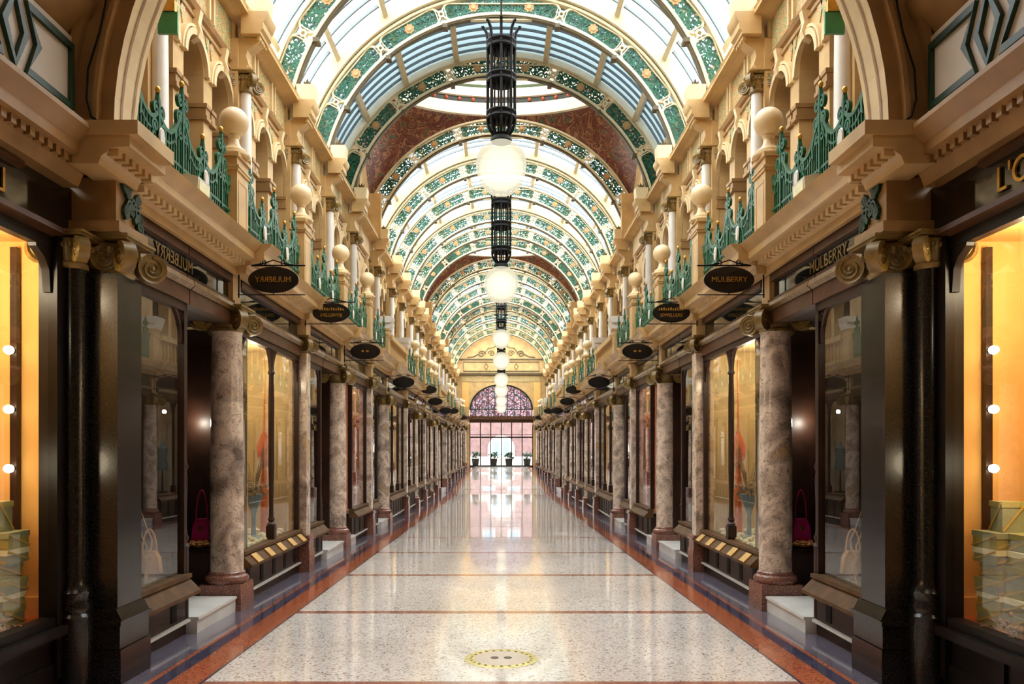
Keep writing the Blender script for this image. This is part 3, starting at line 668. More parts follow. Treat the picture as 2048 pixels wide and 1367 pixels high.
# ================================================================== GALLERY WALL
WX = 3.68
def gallery():
    z0, z1 = 3.62, 7.45; imp = 5.83
    w = MB(); arch = MB(); imps = MB(); keys = MB(); mos = []
    lim = [5.50]+COLS
    for bi, (a, b) in enumerate(zip(lim, lim[1:])):
        L = b-a; dome = any(abs(a-d[0]) < .01 for d in DOMES)
        n = 3 if L < 3.0 else (1 if dome else 4); hw = .31 if n != 1 else .9
        if dome: n, hw = 2, .5
        pitch = L/n; ops = [a+pitch*(k+.5) for k in range(n)]
        prev = a
        for yc in ops:
            zs = 6.53-hw if n > 2 else 6.5-hw
            e0, e1 = yc-hw, yc+hw
            w.add([(WX, prev, z0), (WX, e0, z0), (WX, e0, z1), (WX, prev, z1)], [(0, 1, 2, 3)])
            N = 14; A = [(yc-hw*cos(PI*i/N), zs+hw*sin(PI*i/N)) for i in range(N+1)]
            for p, q in zip(A, A[1:]): w.add([(WX, p[0], p[1]), (WX, q[0], q[1]), (WX, q[0], z1), (WX, p[0], z1)], [(0, 1, 2, 3)])
            bd = [(e0, z0)]+A+[(e1, z0)]
            for p, q in zip(bd, bd[1:]): w.add([(WX, p[0], p[1]), (WX, q[0], q[1]), (WX+.28, q[0], q[1]), (WX+.28, p[0], p[1])], [(0, 1, 2, 3)])
            mp = lambda s, q, k: (WX-.02+k, s, q)
            arch.strip([(yc-(hw+.045)*cos(PI*i/N), zs+(hw+.045)*sin(PI*i/N)) for i in range(N+1)], .07, .08, mp)
            arch.strip([(yc-(hw+.11)*cos(PI*i/N), zs+(hw+.11)*sin(PI*i/N)) for i in range(N+1)], .035, .05, mp)
            for sgn in (-1, 1):
                ye = yc+sgn*hw
                imps.box(WX-.05, WX+.29, min(ye-sgn*.02, ye+sgn*.13), max(ye-sgn*.02, ye+sgn*.13), imp, imp+.05)
                imps.box(WX-.035, WX+.285, min(ye-sgn*.012, ye+sgn*.12), max(ye-sgn*.012, ye+sgn*.12), imp-.10, imp)
                imps.box(WX-.05, WX+.29, min(ye-sgn*.02, ye+sgn*.13), max(ye-sgn*.02, ye+sgn*.13), imp-.15, imp-.10)
            keys.prism([(WX+.02, 6.48), (WX-.07, 6.52), (WX-.10, 6.60), (WX-.07, 6.70), (WX-.10, 6.85), (WX+.02, 6.85)], yc-.045, yc+.045)
            prev = e1
        w.add([(WX, prev, z0), (WX, b, z0), (WX, b, z1), (WX, prev, z1)], [(0, 1, 2, 3)])
        for k in range(n): mos.append((a+pitch*k+.1, a+pitch*(k+1)-.1, not dome and a < 19))
        # spandrel ornaments
    o = w.build('wall_right', 'stone', smooth=0); struct(o)
    arch.build('arch_moulding', 'stone_lt', o); imps.build('impost', 'stone_dk', o); keys.build('keystone', 'stone_lt', o)
    st = MB(); st.prism([(WX+.01, 6.84), (WX-.04, 6.86), (WX-.07, 6.91), (WX-.05, 6.95), (WX+.01, 6.97)], 5.5, END); st.prism([(WX+.01, 6.74), (WX-.03, 6.75), (WX-.03, 6.78), (WX+.01, 6.79)], 5.5, END); st.prism([(WX+.01, 3.66), (WX-.06, 3.66), (WX-.06, 3.86), (WX+.01, 3.90)], 5.5, END)
    st.build('string_course', 'stone_dk', o)
    m1 = MB()
    for y0, y1, g in mos:
        m1.slot = 0 if g else 1
        m1.box(WX-.02, WX, y0, y1, 6.99, 7.42); m1.slot = 2
        for yy in (y0-.05, y1): m1.box(WX-.06, WX, yy, yy+.05, 6.96, 7.44)
        m1.slot = 0 if g else 1
        for yy in (y0-.1, y1-.02): m1.prism([(yy, 6.78), (yy+.2, 6.78), (yy+.1, 6.52)], WX-.012, WX, 'x')
    m1.build('mosaic_panel', ['mosaic', 'stone_lt', 'stone_lt'], o)
    mirror_struct(o, 'wall_left')
    # gallery passage behind the arches
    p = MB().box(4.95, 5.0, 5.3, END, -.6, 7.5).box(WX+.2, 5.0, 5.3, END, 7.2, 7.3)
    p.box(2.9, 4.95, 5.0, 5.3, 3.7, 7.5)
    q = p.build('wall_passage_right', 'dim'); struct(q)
    d = MB()
    for a, b in zip([5.5]+COLS, COLS):
        n = max(1, round((b-a)/1.3))
        for k in range(n):
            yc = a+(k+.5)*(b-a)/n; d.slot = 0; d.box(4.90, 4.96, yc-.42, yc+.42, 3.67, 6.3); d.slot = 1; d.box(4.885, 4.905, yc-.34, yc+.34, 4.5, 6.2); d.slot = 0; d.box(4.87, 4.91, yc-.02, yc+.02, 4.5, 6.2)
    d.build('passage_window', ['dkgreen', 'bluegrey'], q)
    mirror_struct(q, 'wall_passage_left')
    # upper cornice
    prof = [(WX+.02, 7.42), (3.60, 7.42), (3.57, 7.44), (3.50, 7.45), (3.47, 7.48), (3.47, 7.51), (3.44, 7.53), (3.41, 7.58), (WX+.02, 7.58)]
    c = MB(); c.prism(prof, 5.5, END)
    bp = [(3.5, 7.20), (3.24, 7.20), (3.24, 7.24), (3.20, 7.27), (3.20, 7.36), (3.17, 7.39), (3.14, 7.46), (3.14, 7.50), (3.5, 7.50)]
    for y in COLS:
        c.prism(bp, y-.2, y+.2)
        for k in range(4): c.box(3.26, 3.3, y-.15+k*.09, y-.11+k*.09, 7.14, 7.2)
    c.box(3.40, 4.75, 5.5, END, 7.46, 7.50)
    c.box(4.6, 4.75, 5.5, END, 7.0, 7.6)
    o = c.build('trim_5', 'stone'); struct(o); mirror_struct(o, 'trim_6')
gallery()
CAP_GAL = capital_mesh(.12, .28, .085)
def galpil():
    t = thing('gallery_pilaster', '', 'pilaster')
    MB().box(-.12, .175, -.13, .13, 0, .9).box(-.14, .175, -.15, .15, .84, .92).build('pilaster_base', 'stone', t)
    MB().lathe([(.11, .92), (.095, .97), (.09, 1.0), (.086, 1.8), (.076, 2.80)], n=18).build('shaft', 'white', t)
    MB().box(.06, .175, -.14, .14, .9, 3.5).build('backing_strip', 'stone', t)
    part('capital', CAP_GAL, t, (0, 0, 2.80))
    pr = [(-.02, 3.10), (-.07, 3.18), (-.04, 3.28), (-.06, 3.36), (-.16, 3.43), (-.24, 3.50), (-.24, 3.53), (.175, 3.53), (.175, 3.10)]
    MB().prism(pr, -.10, .10).box(-.12, .175, -.13, .13, 3.06, 3.11).build('console', 'stone', t)
    return t
def cblock():
    t = thing('cornice_block', '', 'cornice block')
    MB().box(-.15, .15, -.16, .16, 0, .03).prism([(-.13, .03), (.13, .03), (.15, .24), (.15, .28), (-.15, .28), (-.15, .24)], -.15, .15).build('block', 'stone_lt', t)
    mb = MB(); r = random.Random(2)
    for k in range(7):
        a = 2*PI*k/7; mb.plate([(-.02, 0), (.02, 0), (.03, .05), (0, .10+.02*(k % 2)), (-.03, .05)], .01, lambda s, q, d, a=a: (cos(a)*(.02+.5*q)-sin(a)*s+d, sin(a)*(.02+.5*q)+cos(a)*s, .28+q))
    mb.sphere((0, 0, .32), .045, 10, 6)
    mb.build('leaf_finial', 'soffit', t); return t
GP = galpil(); CB = cblock()
for i, y in enumerate(COLS):
    o = put(GP, i == 0, 3.5, y, 3.665); o['group'] = 'gallery pilasters'; both(o, ORD[i]+' white gallery pilaster with scroll bracket from the camera, upper %s wall')
    o = put(CB, i == 0, 3.31, y, 7.50); o['group'] = 'cornice blocks'; both(o, ORD[i]+' cream block with leaf finial from the camera on the %s roof cornice')

# ================================================================== ROOF
RZ = 6.84; RI = 3.62; RO = 4.07; RM = (RI+RO)/2
def pol(s, t, k): a = s/RM; r = RM+t; return (r*sin(a), k, RZ+r*cos(a))
def arcstrip(mb, r0, r1, y0, y1, a0=-80, a1=80, n=80):
    vs = []; fs = []
    for i in range(n+1):
        a = rad(a0+(a1-a0)*i/n)
        for r, y in ((r0, y0), (r1, y0), (r1, y1), (r0, y1)): vs.append((r*sin(a), y, RZ+r*cos(a)))
    for i in range(n):
        for k in range(4): fs.append((i*4+k, i*4+(k+1) % 4, (i+1)*4+(k+1) % 4, (i+1)*4+k))
    fs += [(0, 1, 2, 3), tuple(n*4+k for k in (3, 2, 1, 0))]; mb.add(vs, fs)
PAN = [(-17.2, 17.2), (20.0, 38.4), (41.2, 59.8), (62.6, 78)]
PAN = PAN+[(-b, -a) for a, b in PAN[1:]]
def rounded(s0, s1, t0, t1, r, n=6):
    P = []
    for cx, cy, a0 in ((s1-r, t1-r, 0), (s0+r, t1-r, PI/2), (s0+r, t0+r, PI), (s1-r, t0+r, 3*PI/2)):
        for i in range(n+1): P.append((cx+r*cos(a0+PI/2*i/n), cy+r*sin(a0+PI/2*i/n)))
    return P
def filigree(s0, s1, seed):
    mb = MB(); r = random.Random(seed); L = s1-s0; T = .155; n = max(3, round(L/.105))
    for k in range(n):
        s = s0+(k+.5)*L/n; up = 1 if k % 2 == 0 else -1
        rr = .062*min(1, 1)
        for q in (1, -1):
            t = q*.078
            mb.strip(spiral(s+r.uniform(-.015, .015), t, r.uniform(.055, .075), r.uniform(1.2, 1.6), r.uniform(0, 6.28), up*q, 16), [.034-.012*i/16 for i in range(17)], .03, pol)
        a = r.uniform(0, 6.28)
        for j in range(2):
            b = a+j*2.6; cx, cy = s+.03*cos(b), up*.02+.03*sin(b); lx, ly = cos(b), sin(b)
            if abs(cy+ly*.09) < T: mb.plate([(cx, cy), (cx+lx*.045-ly*.024, cy+ly*.045+lx*.024), (cx+lx*.095, cy+ly*.095), (cx+lx*.045+ly*.024, cy+ly*.045-lx*.024)], .024, pol)
    m = 3*n; mb.strip([(s0+.03+(L-.06)*i/m, .05*sin(PI*i/3*1.0)) for i in range(m+1)], .026, .03, pol)
    for q in (1, -1):
        m = n
        for i in range(m):
            s = s0+.05+(L-.1)*i/m
            mb.plate([(s, q*T), (s+.03, q*T), (s+.02, q*(T-.055)), (s-.012, q*(T-.05))], .02, pol)
    return mb.mesh('filigree_panel', 'fili')
FIL = {}
def d2s(a): return rad(a)*RM
frame = MB()
arcstrip(frame, RI, RI+.055, -.085, .085); arcstrip(frame, RO-.05, RO, -.075, .075)
for a0, a1 in PAN:
    frame.strip(rounded(d2s(a0), d2s(a1), -.168, .168, .10), .02, .09, pol, closed=True)
NODES = [18.6, 39.8, 61.2]; NODES += [-a for a in NODES]
for a in NODES:
    s = d2s(a)
    frame.strip([(s+.05*cos(2*PI*i/14), .05*sin(2*PI*i/14)) for i in range(14)], .034, .10, pol, closed=True)
    for sx in (1, -1):
        for sy in (1, -1): frame.strip([(s+sx*.035, sy*.035), (s+sx*.06, sy*.09), (s+sx*.12, sy*.15), (s+sx*.2, sy*.175)], .034, .09, pol)
FR_ME = frame.mesh('rib_frame', 'cream')
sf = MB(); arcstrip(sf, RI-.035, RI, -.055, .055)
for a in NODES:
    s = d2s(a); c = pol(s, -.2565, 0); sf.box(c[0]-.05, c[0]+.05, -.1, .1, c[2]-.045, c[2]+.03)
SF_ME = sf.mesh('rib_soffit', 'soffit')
FILM = [filigree(d2s(a)+.02, d2s(b)-.02, 20+i) for i, (a, b) in enumerate(PAN)]
bd = MB(); arcstrip(bd, RO+.03, RO+.33, -.14, .14); BD_ME = bd.mesh('main_arch', 'cream')
rs = MB()
rs.plate([((.112 if i % 2 else .085)*cos(2*PI*i/16), (.112 if i % 2 else .085)*sin(2*PI*i/16)) for i in range(16)], .05, lambda s, t, k: (s, k, t))
rs.lathe([(.05, -.05), (.035, -.04), (.05, -.025), (.05, .025), (.03, .05), (.001, .05)], n=12, axis='y')
RS_ME = rs.mesh('rosette', 'rose')
ROS = [-8.5, 8.5, 29.2, 50.5, -29.2, -50.5]
for i, y in enumerate(COLS):
    t = thing('roof_rib', ORD[i]+' cream and green pierced roof arch from the camera', 'roof rib', (0, y, 0), 'pierced roof arches')
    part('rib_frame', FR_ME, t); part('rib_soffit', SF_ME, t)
    for me in FILM: part('filigree_panel', me, t)
    for a in ROS: part('rosette', RS_ME, t, (RM*sin(rad(a)), 0, RZ+RM*cos(rad(a))))
    if y in (10.95, 16.35, 25.5, 31.0, 41.6, 54.2): part('main_arch', BD_ME, t)
# glazing, bay by bay
RG = 4.40; PUR = [15, 33.5, 51, 66]; PUR += [-a for a in PUR]
gb = [5.6]+COLS; wn = 1
for a, b in zip(gb, gb[1:]):
    if any(abs(a-d[0]) < .01 for d in DOMES): continue
    RG = 4.17 if abs(a-16.35) < .01 else 4.40
    mb = MB(); n = 48
    P = [[((RG)*sin(rad(-81.4+162.8*i/n)), y, RZ+RG*cos(rad(-81.4+162.8*i/n))) for y in (a, b)] for i in range(n+1)]
    mb.grid(P); o = mb.build('window_%d' % wn, 'roofblue' if abs(a-16.35) < .01 else 'roofglass'); struct(o); wn += 1
    blue = abs(a-16.35) < .01; m = 9 if blue else max(2, int((b-a)/.36)); g = MB(); hb = .015 if blue else .028
    for k in range(1, m): arcstrip(g, RG-.05, RG+.02, a+(b-a)*k/m-hb, a+(b-a)*k/m+hb, -81, 81, 48)
    g.build('glazing_bars', 'barlead', o)
    p = MB()
    for q in PUR:
        c = rad(q); vs = []
        for y in (a, b):
            for dr, dt in ((-.16, -.055), (-.16, .055), (.02, .055), (.02, -.055)):
                r = RG+dr; vs.append((r*sin(c)+dt*cos(c), y, RZ+r*cos(c)-dt*sin(c)))
        p.add(vs, [(0, 1, 2, 3), (7, 6, 5, 4), (0, 1, 5, 4), (1, 2, 6, 5), (2, 3, 7, 6), (3, 0, 4, 7)])
    p.build('purlins', 'purlin', o)
# domes on pendentives
def dome(k, a, b):
    ym = (a+b)/2; hb = (b-a)/2; XS = 3.62; zr = 10.97; ea, eb = 3.05, hb-.06
    bd = []
    N = 26
    for i in range(N): an = rad(-64+128*i/N); bd.append((RO*sin(an), a+.02, RZ+RO*cos(an)))
    xs = RO*sin(rad(64)); zs = RZ+RO*cos(rad(64))
    for i in range(N): u = i/N; bd.append((xs+.12*sin(PI*u), a+.02+(b-a-.04)*u, zs+1.25*sin(PI*u)))
    for i in range(N): an = rad(64-128*i/N); bd.append((RO*sin(an), b-.02, RZ+RO*cos(an)))
    for i in range(N): u = i/N; bd.append((-xs-.12*sin(PI*u), b-.02-(b-a-.04)*u, zs+1.25*sin(PI*u)))
    rows = []
    for t in [0, .2, .4, .6, .8, 1]:
        row = []
        for (x, y, z) in bd+[bd[0]]:
            an = math.atan2((y-ym)/hb, x/xs); ex, ey = ea*cos(an), ym+eb*sin(an); s = t
            row.append((x+(ex-x)*s, y+(ey-y)*s, z+(zr-z)*(1-(1-s)**1.6)))
        rows.append(row)
    o = MB().grid(rows).build('ceiling' if k == 0 else 'ceiling_%d' % (k+1), 'pend'); struct(o)
    def ring(prof, mat, nm):
        vs = []; n = 72; m = len(prof)
        for dr, z in prof:
            for i in range(n): an = 2*PI*i/n; vs.append(((ea+dr)*cos(an), ym+(eb+dr*.4)*sin(an), z))
        MB().add(vs, [(j*n+i, j*n+(i+1) % n, (j+1)*n+(i+1) % n, (j+1)*n+i) for j in range(m-1) for i in range(n)]).build(nm, mat, o)
    ring([(0, zr-.02), (-.14, zr+.0), (-.14, zr+.05), (-.06, zr+.08), (.0, zr+.36)], 'drum', 'drum_cornice')
    ring([(.0, zr+.36), (.0, zr+.50)], 'drum_dk', 'dotted_band')
    ring([(.0, zr+.50), (-.12, zr+.52), (-.10, zr+.60), (.0, zr+.62), (.0, zr+.78)], 'drum', 'drum_wall')
    ring([(.0, zr+.78), (-.02, zr+.86)], 'drum_gr', 'green_band')
    ring([(-.02, zr+.86), (-.1, zr+1.1), (-.5, zr+1.6), (-1.2, zr+1.95), (-2.0, zr+2.1)], 'drum', 'dome_shell')
    ds = MB()
    for i in range(48): an = 2*PI*i/48; ds.sphere(((ea-.01)*cos(an), ym+(eb-.01)*sin(an), zr+.43), .05, 8, 6)
    ds.build('terracotta_dots', 'red', o)
    e = MB()
    for yy in (a-.07, b+.07): arcstrip(e, RO-.03, 5.1, yy-.03, yy+.03, -84, 84, 60)
    e.build('end_arch', 'drum', o)
    # walls that carry the side arches
    s = MB()
    for sg in (1, -1):
        s.box(min(sg*3.7, sg*4.6), max(sg*3.7, sg*4.6), a, b, 7.45, 10.2)
        for yy in (a+.0, b-.30): s.box(min(sg*3.35, sg*3.75), max(sg*3.35, sg*3.75), yy+.05, yy+.25, 7.5, 8.75)
    s.build('dome_pier', 'stone', o)
    l = bpy.data.lights.new('dome_fill_light', 'AREA'); l.shape = 'DISK'; l.size = 1.2; l.energy = 60; lo = bpy.data.objects.new('dome_fill_light', l); COL.objects.link(lo); lo.location = (0, ym, zr+1.95)  # added fill light for the dome interior, not an actual lantern
for k, (a, b) in enumerate(DOMES): dome(k, a, b)

# ================================================================== PENDANT LAMPS
def lamp_proto():
    t = thing('pendant_lamp', '', 'pendant lamp')
    g = MB(); g.lathe([(.02, -.36), (.16, -.33), (.27, -.22), (.335, -.06), (.35, .06), (.335, .16), (.27, .27), (.17, .345), (.12, .37)], n=24); part('globe', g.mesh('globe', 'globe', 12), t); MB().sphere((0, 0, 0), .31, 28, 18, .95).build('lamp_mantle', 'globe_in', t)
    MB().lathe([(.13, .36), (.15, .375), (.14, .42), (.10, .45), (.11, .48)], n=20).build('collar', 'black', t)
    c = MB()
    for k in range(8):
        a = 2*PI*k/8; x, y = cos(a), sin(a)
        c.tube([(x*r, y*r, z) for r, z in ((.10, .46), (.15, .52), (.185, .62), (.185, 1.2), (.185, 1.75), (.20, 1.86), (.25, 1.94), (.27, 1.93))], .021, 6)
    for k in range(8):
        a = 2*PI*(k+.5)/8; c.tube([(cos(a)*.1, sin(a)*.1, .5), (cos(a)*.1, sin(a)*.1, 1.75)], .013, 5)
    for z in (.72, 1.22, 1.68):
        c.lathe([(.2, z-.06), (.21, z-.04), (.19, z), (.21, z+.04), (.2, z+.06), (.17, z+.06), (.17, z-.06)], n=20)
        c.box(-.18, .18, -.012, .012, z-.012, z+.012); c.box(-.012, .012, -.18, .18, z-.012, z+.012)
    c.build('cage', 'black', t)
    return t
LP = lamp_proto()
LD = [(10.95, 5.45, .71), (16.35, 4.97, .69), (31.0, 5.9, .73), (33.2, 5.29, .74), (38.8, 4.98, .74), (41.6, 4.70, .68), (50.8, 4.71, .67), (57.6, 4.63, .62)]
for i, (y, z, s) in enumerate(LD):
    o = put(LP, i == 0, 0, y, z); o['label'] = ORD[i]+' lit glass globe lamp from the camera on the centre line'; o['group'] = 'globe pendant lamps'
    MB().tube([(0, 0, .48), (0, 0, 10.44-z)], .014, 6).build('rod', 'black', o)

# ================================================================== OVAL SIGNS
def sign(txt, z):
    t = thing('oval_sign', '', 'hanging sign', (2.30, 0, z))
    pl = MB(); N = 40
    for th, k in ((.02, 1.0), (.028, .93)): pl.plate([(.255*k*cos(2*PI*i/N), .132*k*sin(2*PI*i/N)) for i in range(N)], th, lambda s, q, d: (s, d, q))
    pl.build('sign_plate', 'signblk', t)
    b = MB(); b.tube([(-.32, 0, .145), (.36, 0, .145)], .008, 6).tube([(-.32, 0, -.15), (.36, 0, -.15)], .006, 6).tube([(.35, 0, -.18), (.35, 0, .18)], .008, 6)
    mp = lambda s, q, d: (s, d, q)
    b.strip(spiral(-.1, .175, .035, 1.3, PI, 1, 14), .01, .012, mp); b.strip(spiral(.1, .175, .035, 1.3, 0, -1, 14), .01, .012, mp); b.strip([(-.2, .15), (-.1, .165), (0, .2), (.1, .165), (.2, .15)], .01, .012, mp)
    b.tube([(0, 0, .12), (0, 0, .15)], .006, 5).tube([(0, 0, -.12), (0, 0, -.15)], .006, 5)
    b.build('bracket', 'black', t)
    for tx, dz, sz in txt:
        me = text_mesh(tx, sz, .003, 'gilt'); o = part('lettering', me, t, (0, -.017, dz)); o.rotation_euler = (PI/2, 0, 0)
    return t
SG = [(8.2, 3.32, [('MULBERRY', 0, .075)]), (10.95, 3.46, [('JEWELLERS', -.035, .062)]), (13.65, 3.27, []), (18.95, 3.2, []), (25.5, 3.52, []), (28.0, 3.30, []), (33.2, 3.24, []), (38.8, 3.5, []), (48.0, 3.55, [])]
for i, (y, z, tx) in enumerate(SG):
    o = sign(tx, z); o.location.y = y-.12; o['group'] = 'black oval hanging signs'
    if i == 1:
        mb = MB()
        for k in range(11): mb.box(-.17+.031*k, -.152+.031*k, -.018, -.014, .03, .055+.008*(k % 3))
        mb.build('gilt_marks', 'gilt', o)
    if i == 2:
        MB().box(-.06, -.02, -.018, -.014, -.01, .02).box(.02, .06, -.018, -.014, -.01, .02).build('gilt_marks', 'gilt', o)
    both(o, ORD[i]+' black oval sign from the camera hanging on the %s shopfronts'+(' lettered in gold' if i < 2 else ''))
# lettering on the first fascia
me = text_mesh('MULBERRY', .15, .004, 'gold', 1.1)
fl = bpy.data.objects.new('fascia_lettering', me); COL.objects.link(fl); fl.location = (GX-.006, 6.75, 3.21); fl.rotation_euler = (PI/2, 0, -PI/2)
for w in [o for o in COL.objects if o.name == 'shop_window']: 
    fl.parent = w
    lw = [o for o in COL.objects if o.name == 'shop_window.001']
n3 = bpy.data.objects.new('number_lettering', text_mesh('3', .09, .003, 'gilt')); COL.objects.link(n3); n3.location = (GX-.034, 9.25, 3.105); n3.rotation_euler = (PI/2, 0, -PI/2)
n3.parent = bpy.data.objects['shop_window.002']; n4 = n3.copy(); COL.objects.link(n4); n4.parent = bpy.data.objects['shop_window.003']
# copy onto the mirrored window
for w in [o for o in COL.objects if o.name == 'shop_window.001']:
    c = fl.copy(); COL.objects.link(c); c.parent = w

# ================================================================== NEAR PORTAL
def portal():
    t = thing('corner_pier', '', 'pier', (0, 0, 0))
    g = MB(); f0 = FZ(5.5)
    g.box(2.60, 2.95, 5.42, 5.78, .53, 2.80).build('granite_shaft', 'granite_dk', t)
    g = MB(); g.box(2.55, 2.95, 5.36, 5.82, f0-.06, .26).box(2.56, 2.95, 5.37, 5.81, .265, .42).box(2.545, 2.95, 5.35, 5.83, .42, .45).prism([(2.55, .45), (2.59, .53), (2.95, .53), (2.95, .45)], 5.38, 5.80).build('pedestal', 'granite_dk', t)
    e = MB(); e.lathe([(.12, f0-.05), (.12, .5), (.105, .52), (.115, .56), (.1, .6), (.115, .66), (.09, .70), (.084, .75), (.082, 2.80)], 2.85, 5.345, 0, 24).build('engaged_column', 'granite_dk', t)
    part('capital', CAP_BIG, t, (2.745, 5.62, 2.80))
    part('capital', CAP_SM, t, (2.87, 5.34, 2.80))
    s = MB(); s.box(2.56, 2.96, 5.36, 5.80, 3.07, 3.14).box(2.60, 2.93, 5.40, 5.76, 3.14, 3.44).box(2.93, 3.12, 5.48, 5.76, 3.07, 3.44)
    s.build('frieze_block', 'stone_dk', t)
    r = MB(); mp = lambda q, z, k: (2.59+k, 5.42+q, 3.15+z)
    rr = random.Random(9)
    for k in range(14):
        r.strip(spiral(.05+.26*rr.random(), .03+.24*rr.random(), .045, 1.3, rr.uniform(0, 6), rr.choice((1, -1)), 12), .018, .03, mp)
    for k in range(10):
        q, z = .05+.24*rr.random(), .03+.22*rr.random(); r.plate([(q, z), (q+.03, z+.03), (q+.01, z+.07), (q-.02, z+.03)], .03, mp)
    r.build('green_relief', 'dkgreen', t)
    # projecting cornice over the pier
    prof = [(2.75, 3.42), (2.56, 3.42), (2.54, 3.47), (2.50, 3.50), (2.50, 3.52), (2.36, 3.53), (2.36, 3.60), (2.31, 3.64), (2.30, 3.68), (2.75, 3.68)]
    c = MB(); c.prism(prof, 5.08, 5.62)
    c.box(2.30, 3.2, 5.06, 5.62, 3.6, 3.69)
    y = 5.1
    while y < 5.6: c.box(2.44, 2.51, y, y+.05, 3.475, 3.528); y += .095
    c.build('pier_cornice', 'stone', t)
    both(t, 'dark granite corner pier with scroll capitals at the near %s edge')
    # arch across the arcade with the wall over it
    N = 40; R0 = 2.52; zc = 3.69; y0, y1 = 5.2, 5.52
    w = MB()
    A = [(R0*cos(PI*i/N), zc+R0*sin(PI*i/N)) for i in range(N+1)]
    B = [((R0+.26)*cos(PI*i/N), zc+(R0+.26)*sin(PI*i/N)) for i in range(N+1)]
    for p, q in zip(A, A[1:]): w.add([(p[0], y0, p[1]), (q[0], y0, q[1]), (q[0], y1, q[1]), (p[0], y1, p[1])], [(0, 1, 2, 3)])
    w.slot = 1
    for i in range(N):
        w.add([(A[i][0], y0, A[i][1]), (A[i+1][0], y0, A[i+1][1]), (B[i+1][0], y0-.0, B[i+1][1]), (B[i][0], y0, B[i][1])], [(0, 1, 2, 3)])
        for yy in (y0+.02, y1): w.add([(A[i][0], yy, A[i][1]), (A[i+1][0], yy, A[i+1][1]), (A[i+1][0], yy, 11.6), (A[i][0], yy, 11.6)], [(0, 1, 2, 3)])
    for sg in (1, -1):
        for yy in (y0+.02, y1): w.add([(sg*R0, yy, zc), (sg*5.2, yy, zc), (sg*5.2, yy, 11.6), (sg*R0, yy, 11.6)], [(0, 1, 2, 3)])
    for sg in (1, -1):
        for yy in (5.5,): w.add([(sg*2.95, yy, -.2), (sg*5.2, yy, -.2), (sg*5.2, yy, zc), (sg*2.95, yy, zc)], [(0, 1, 2, 3)])
    o = w.build('wall_front', ['stone_lt', 'stone_dk'], smooth=0); struct(o)
    m = MB(); mp = lambda s, q, k: (s, y0-.03+k, q)
    m.strip([((R0+.28)*cos(PI*i/N), zc+(R0+.28)*sin(PI*i/N)) for i in range(N+1)], .05, .08, mp)
    m.strip([((R0+.10)*cos(PI*i/N), zc+(R0+.10)*sin(PI*i/N)) for i in range(N+1)], .03, .06, mp)
    for yy, wd in ((y0+.09, .02), (y1-.07, .02)):
        for i in range(N):
            a0, a1 = PI*i/N, PI*(i+1)/N; q = R0-.008
            m.add([(q*cos(a0), yy-wd/2, zc+q*sin(a0)), (q*cos(a1), yy-wd/2, zc+q*sin(a1)), (q*cos(a1), yy+wd/2, zc+q*sin(a1)), (q*cos(a0), yy+wd/2, zc+q*sin(a0))], [(0, 1, 2, 3)])
    m.build('arch_moulding', 'stone_dk', o)
portal()

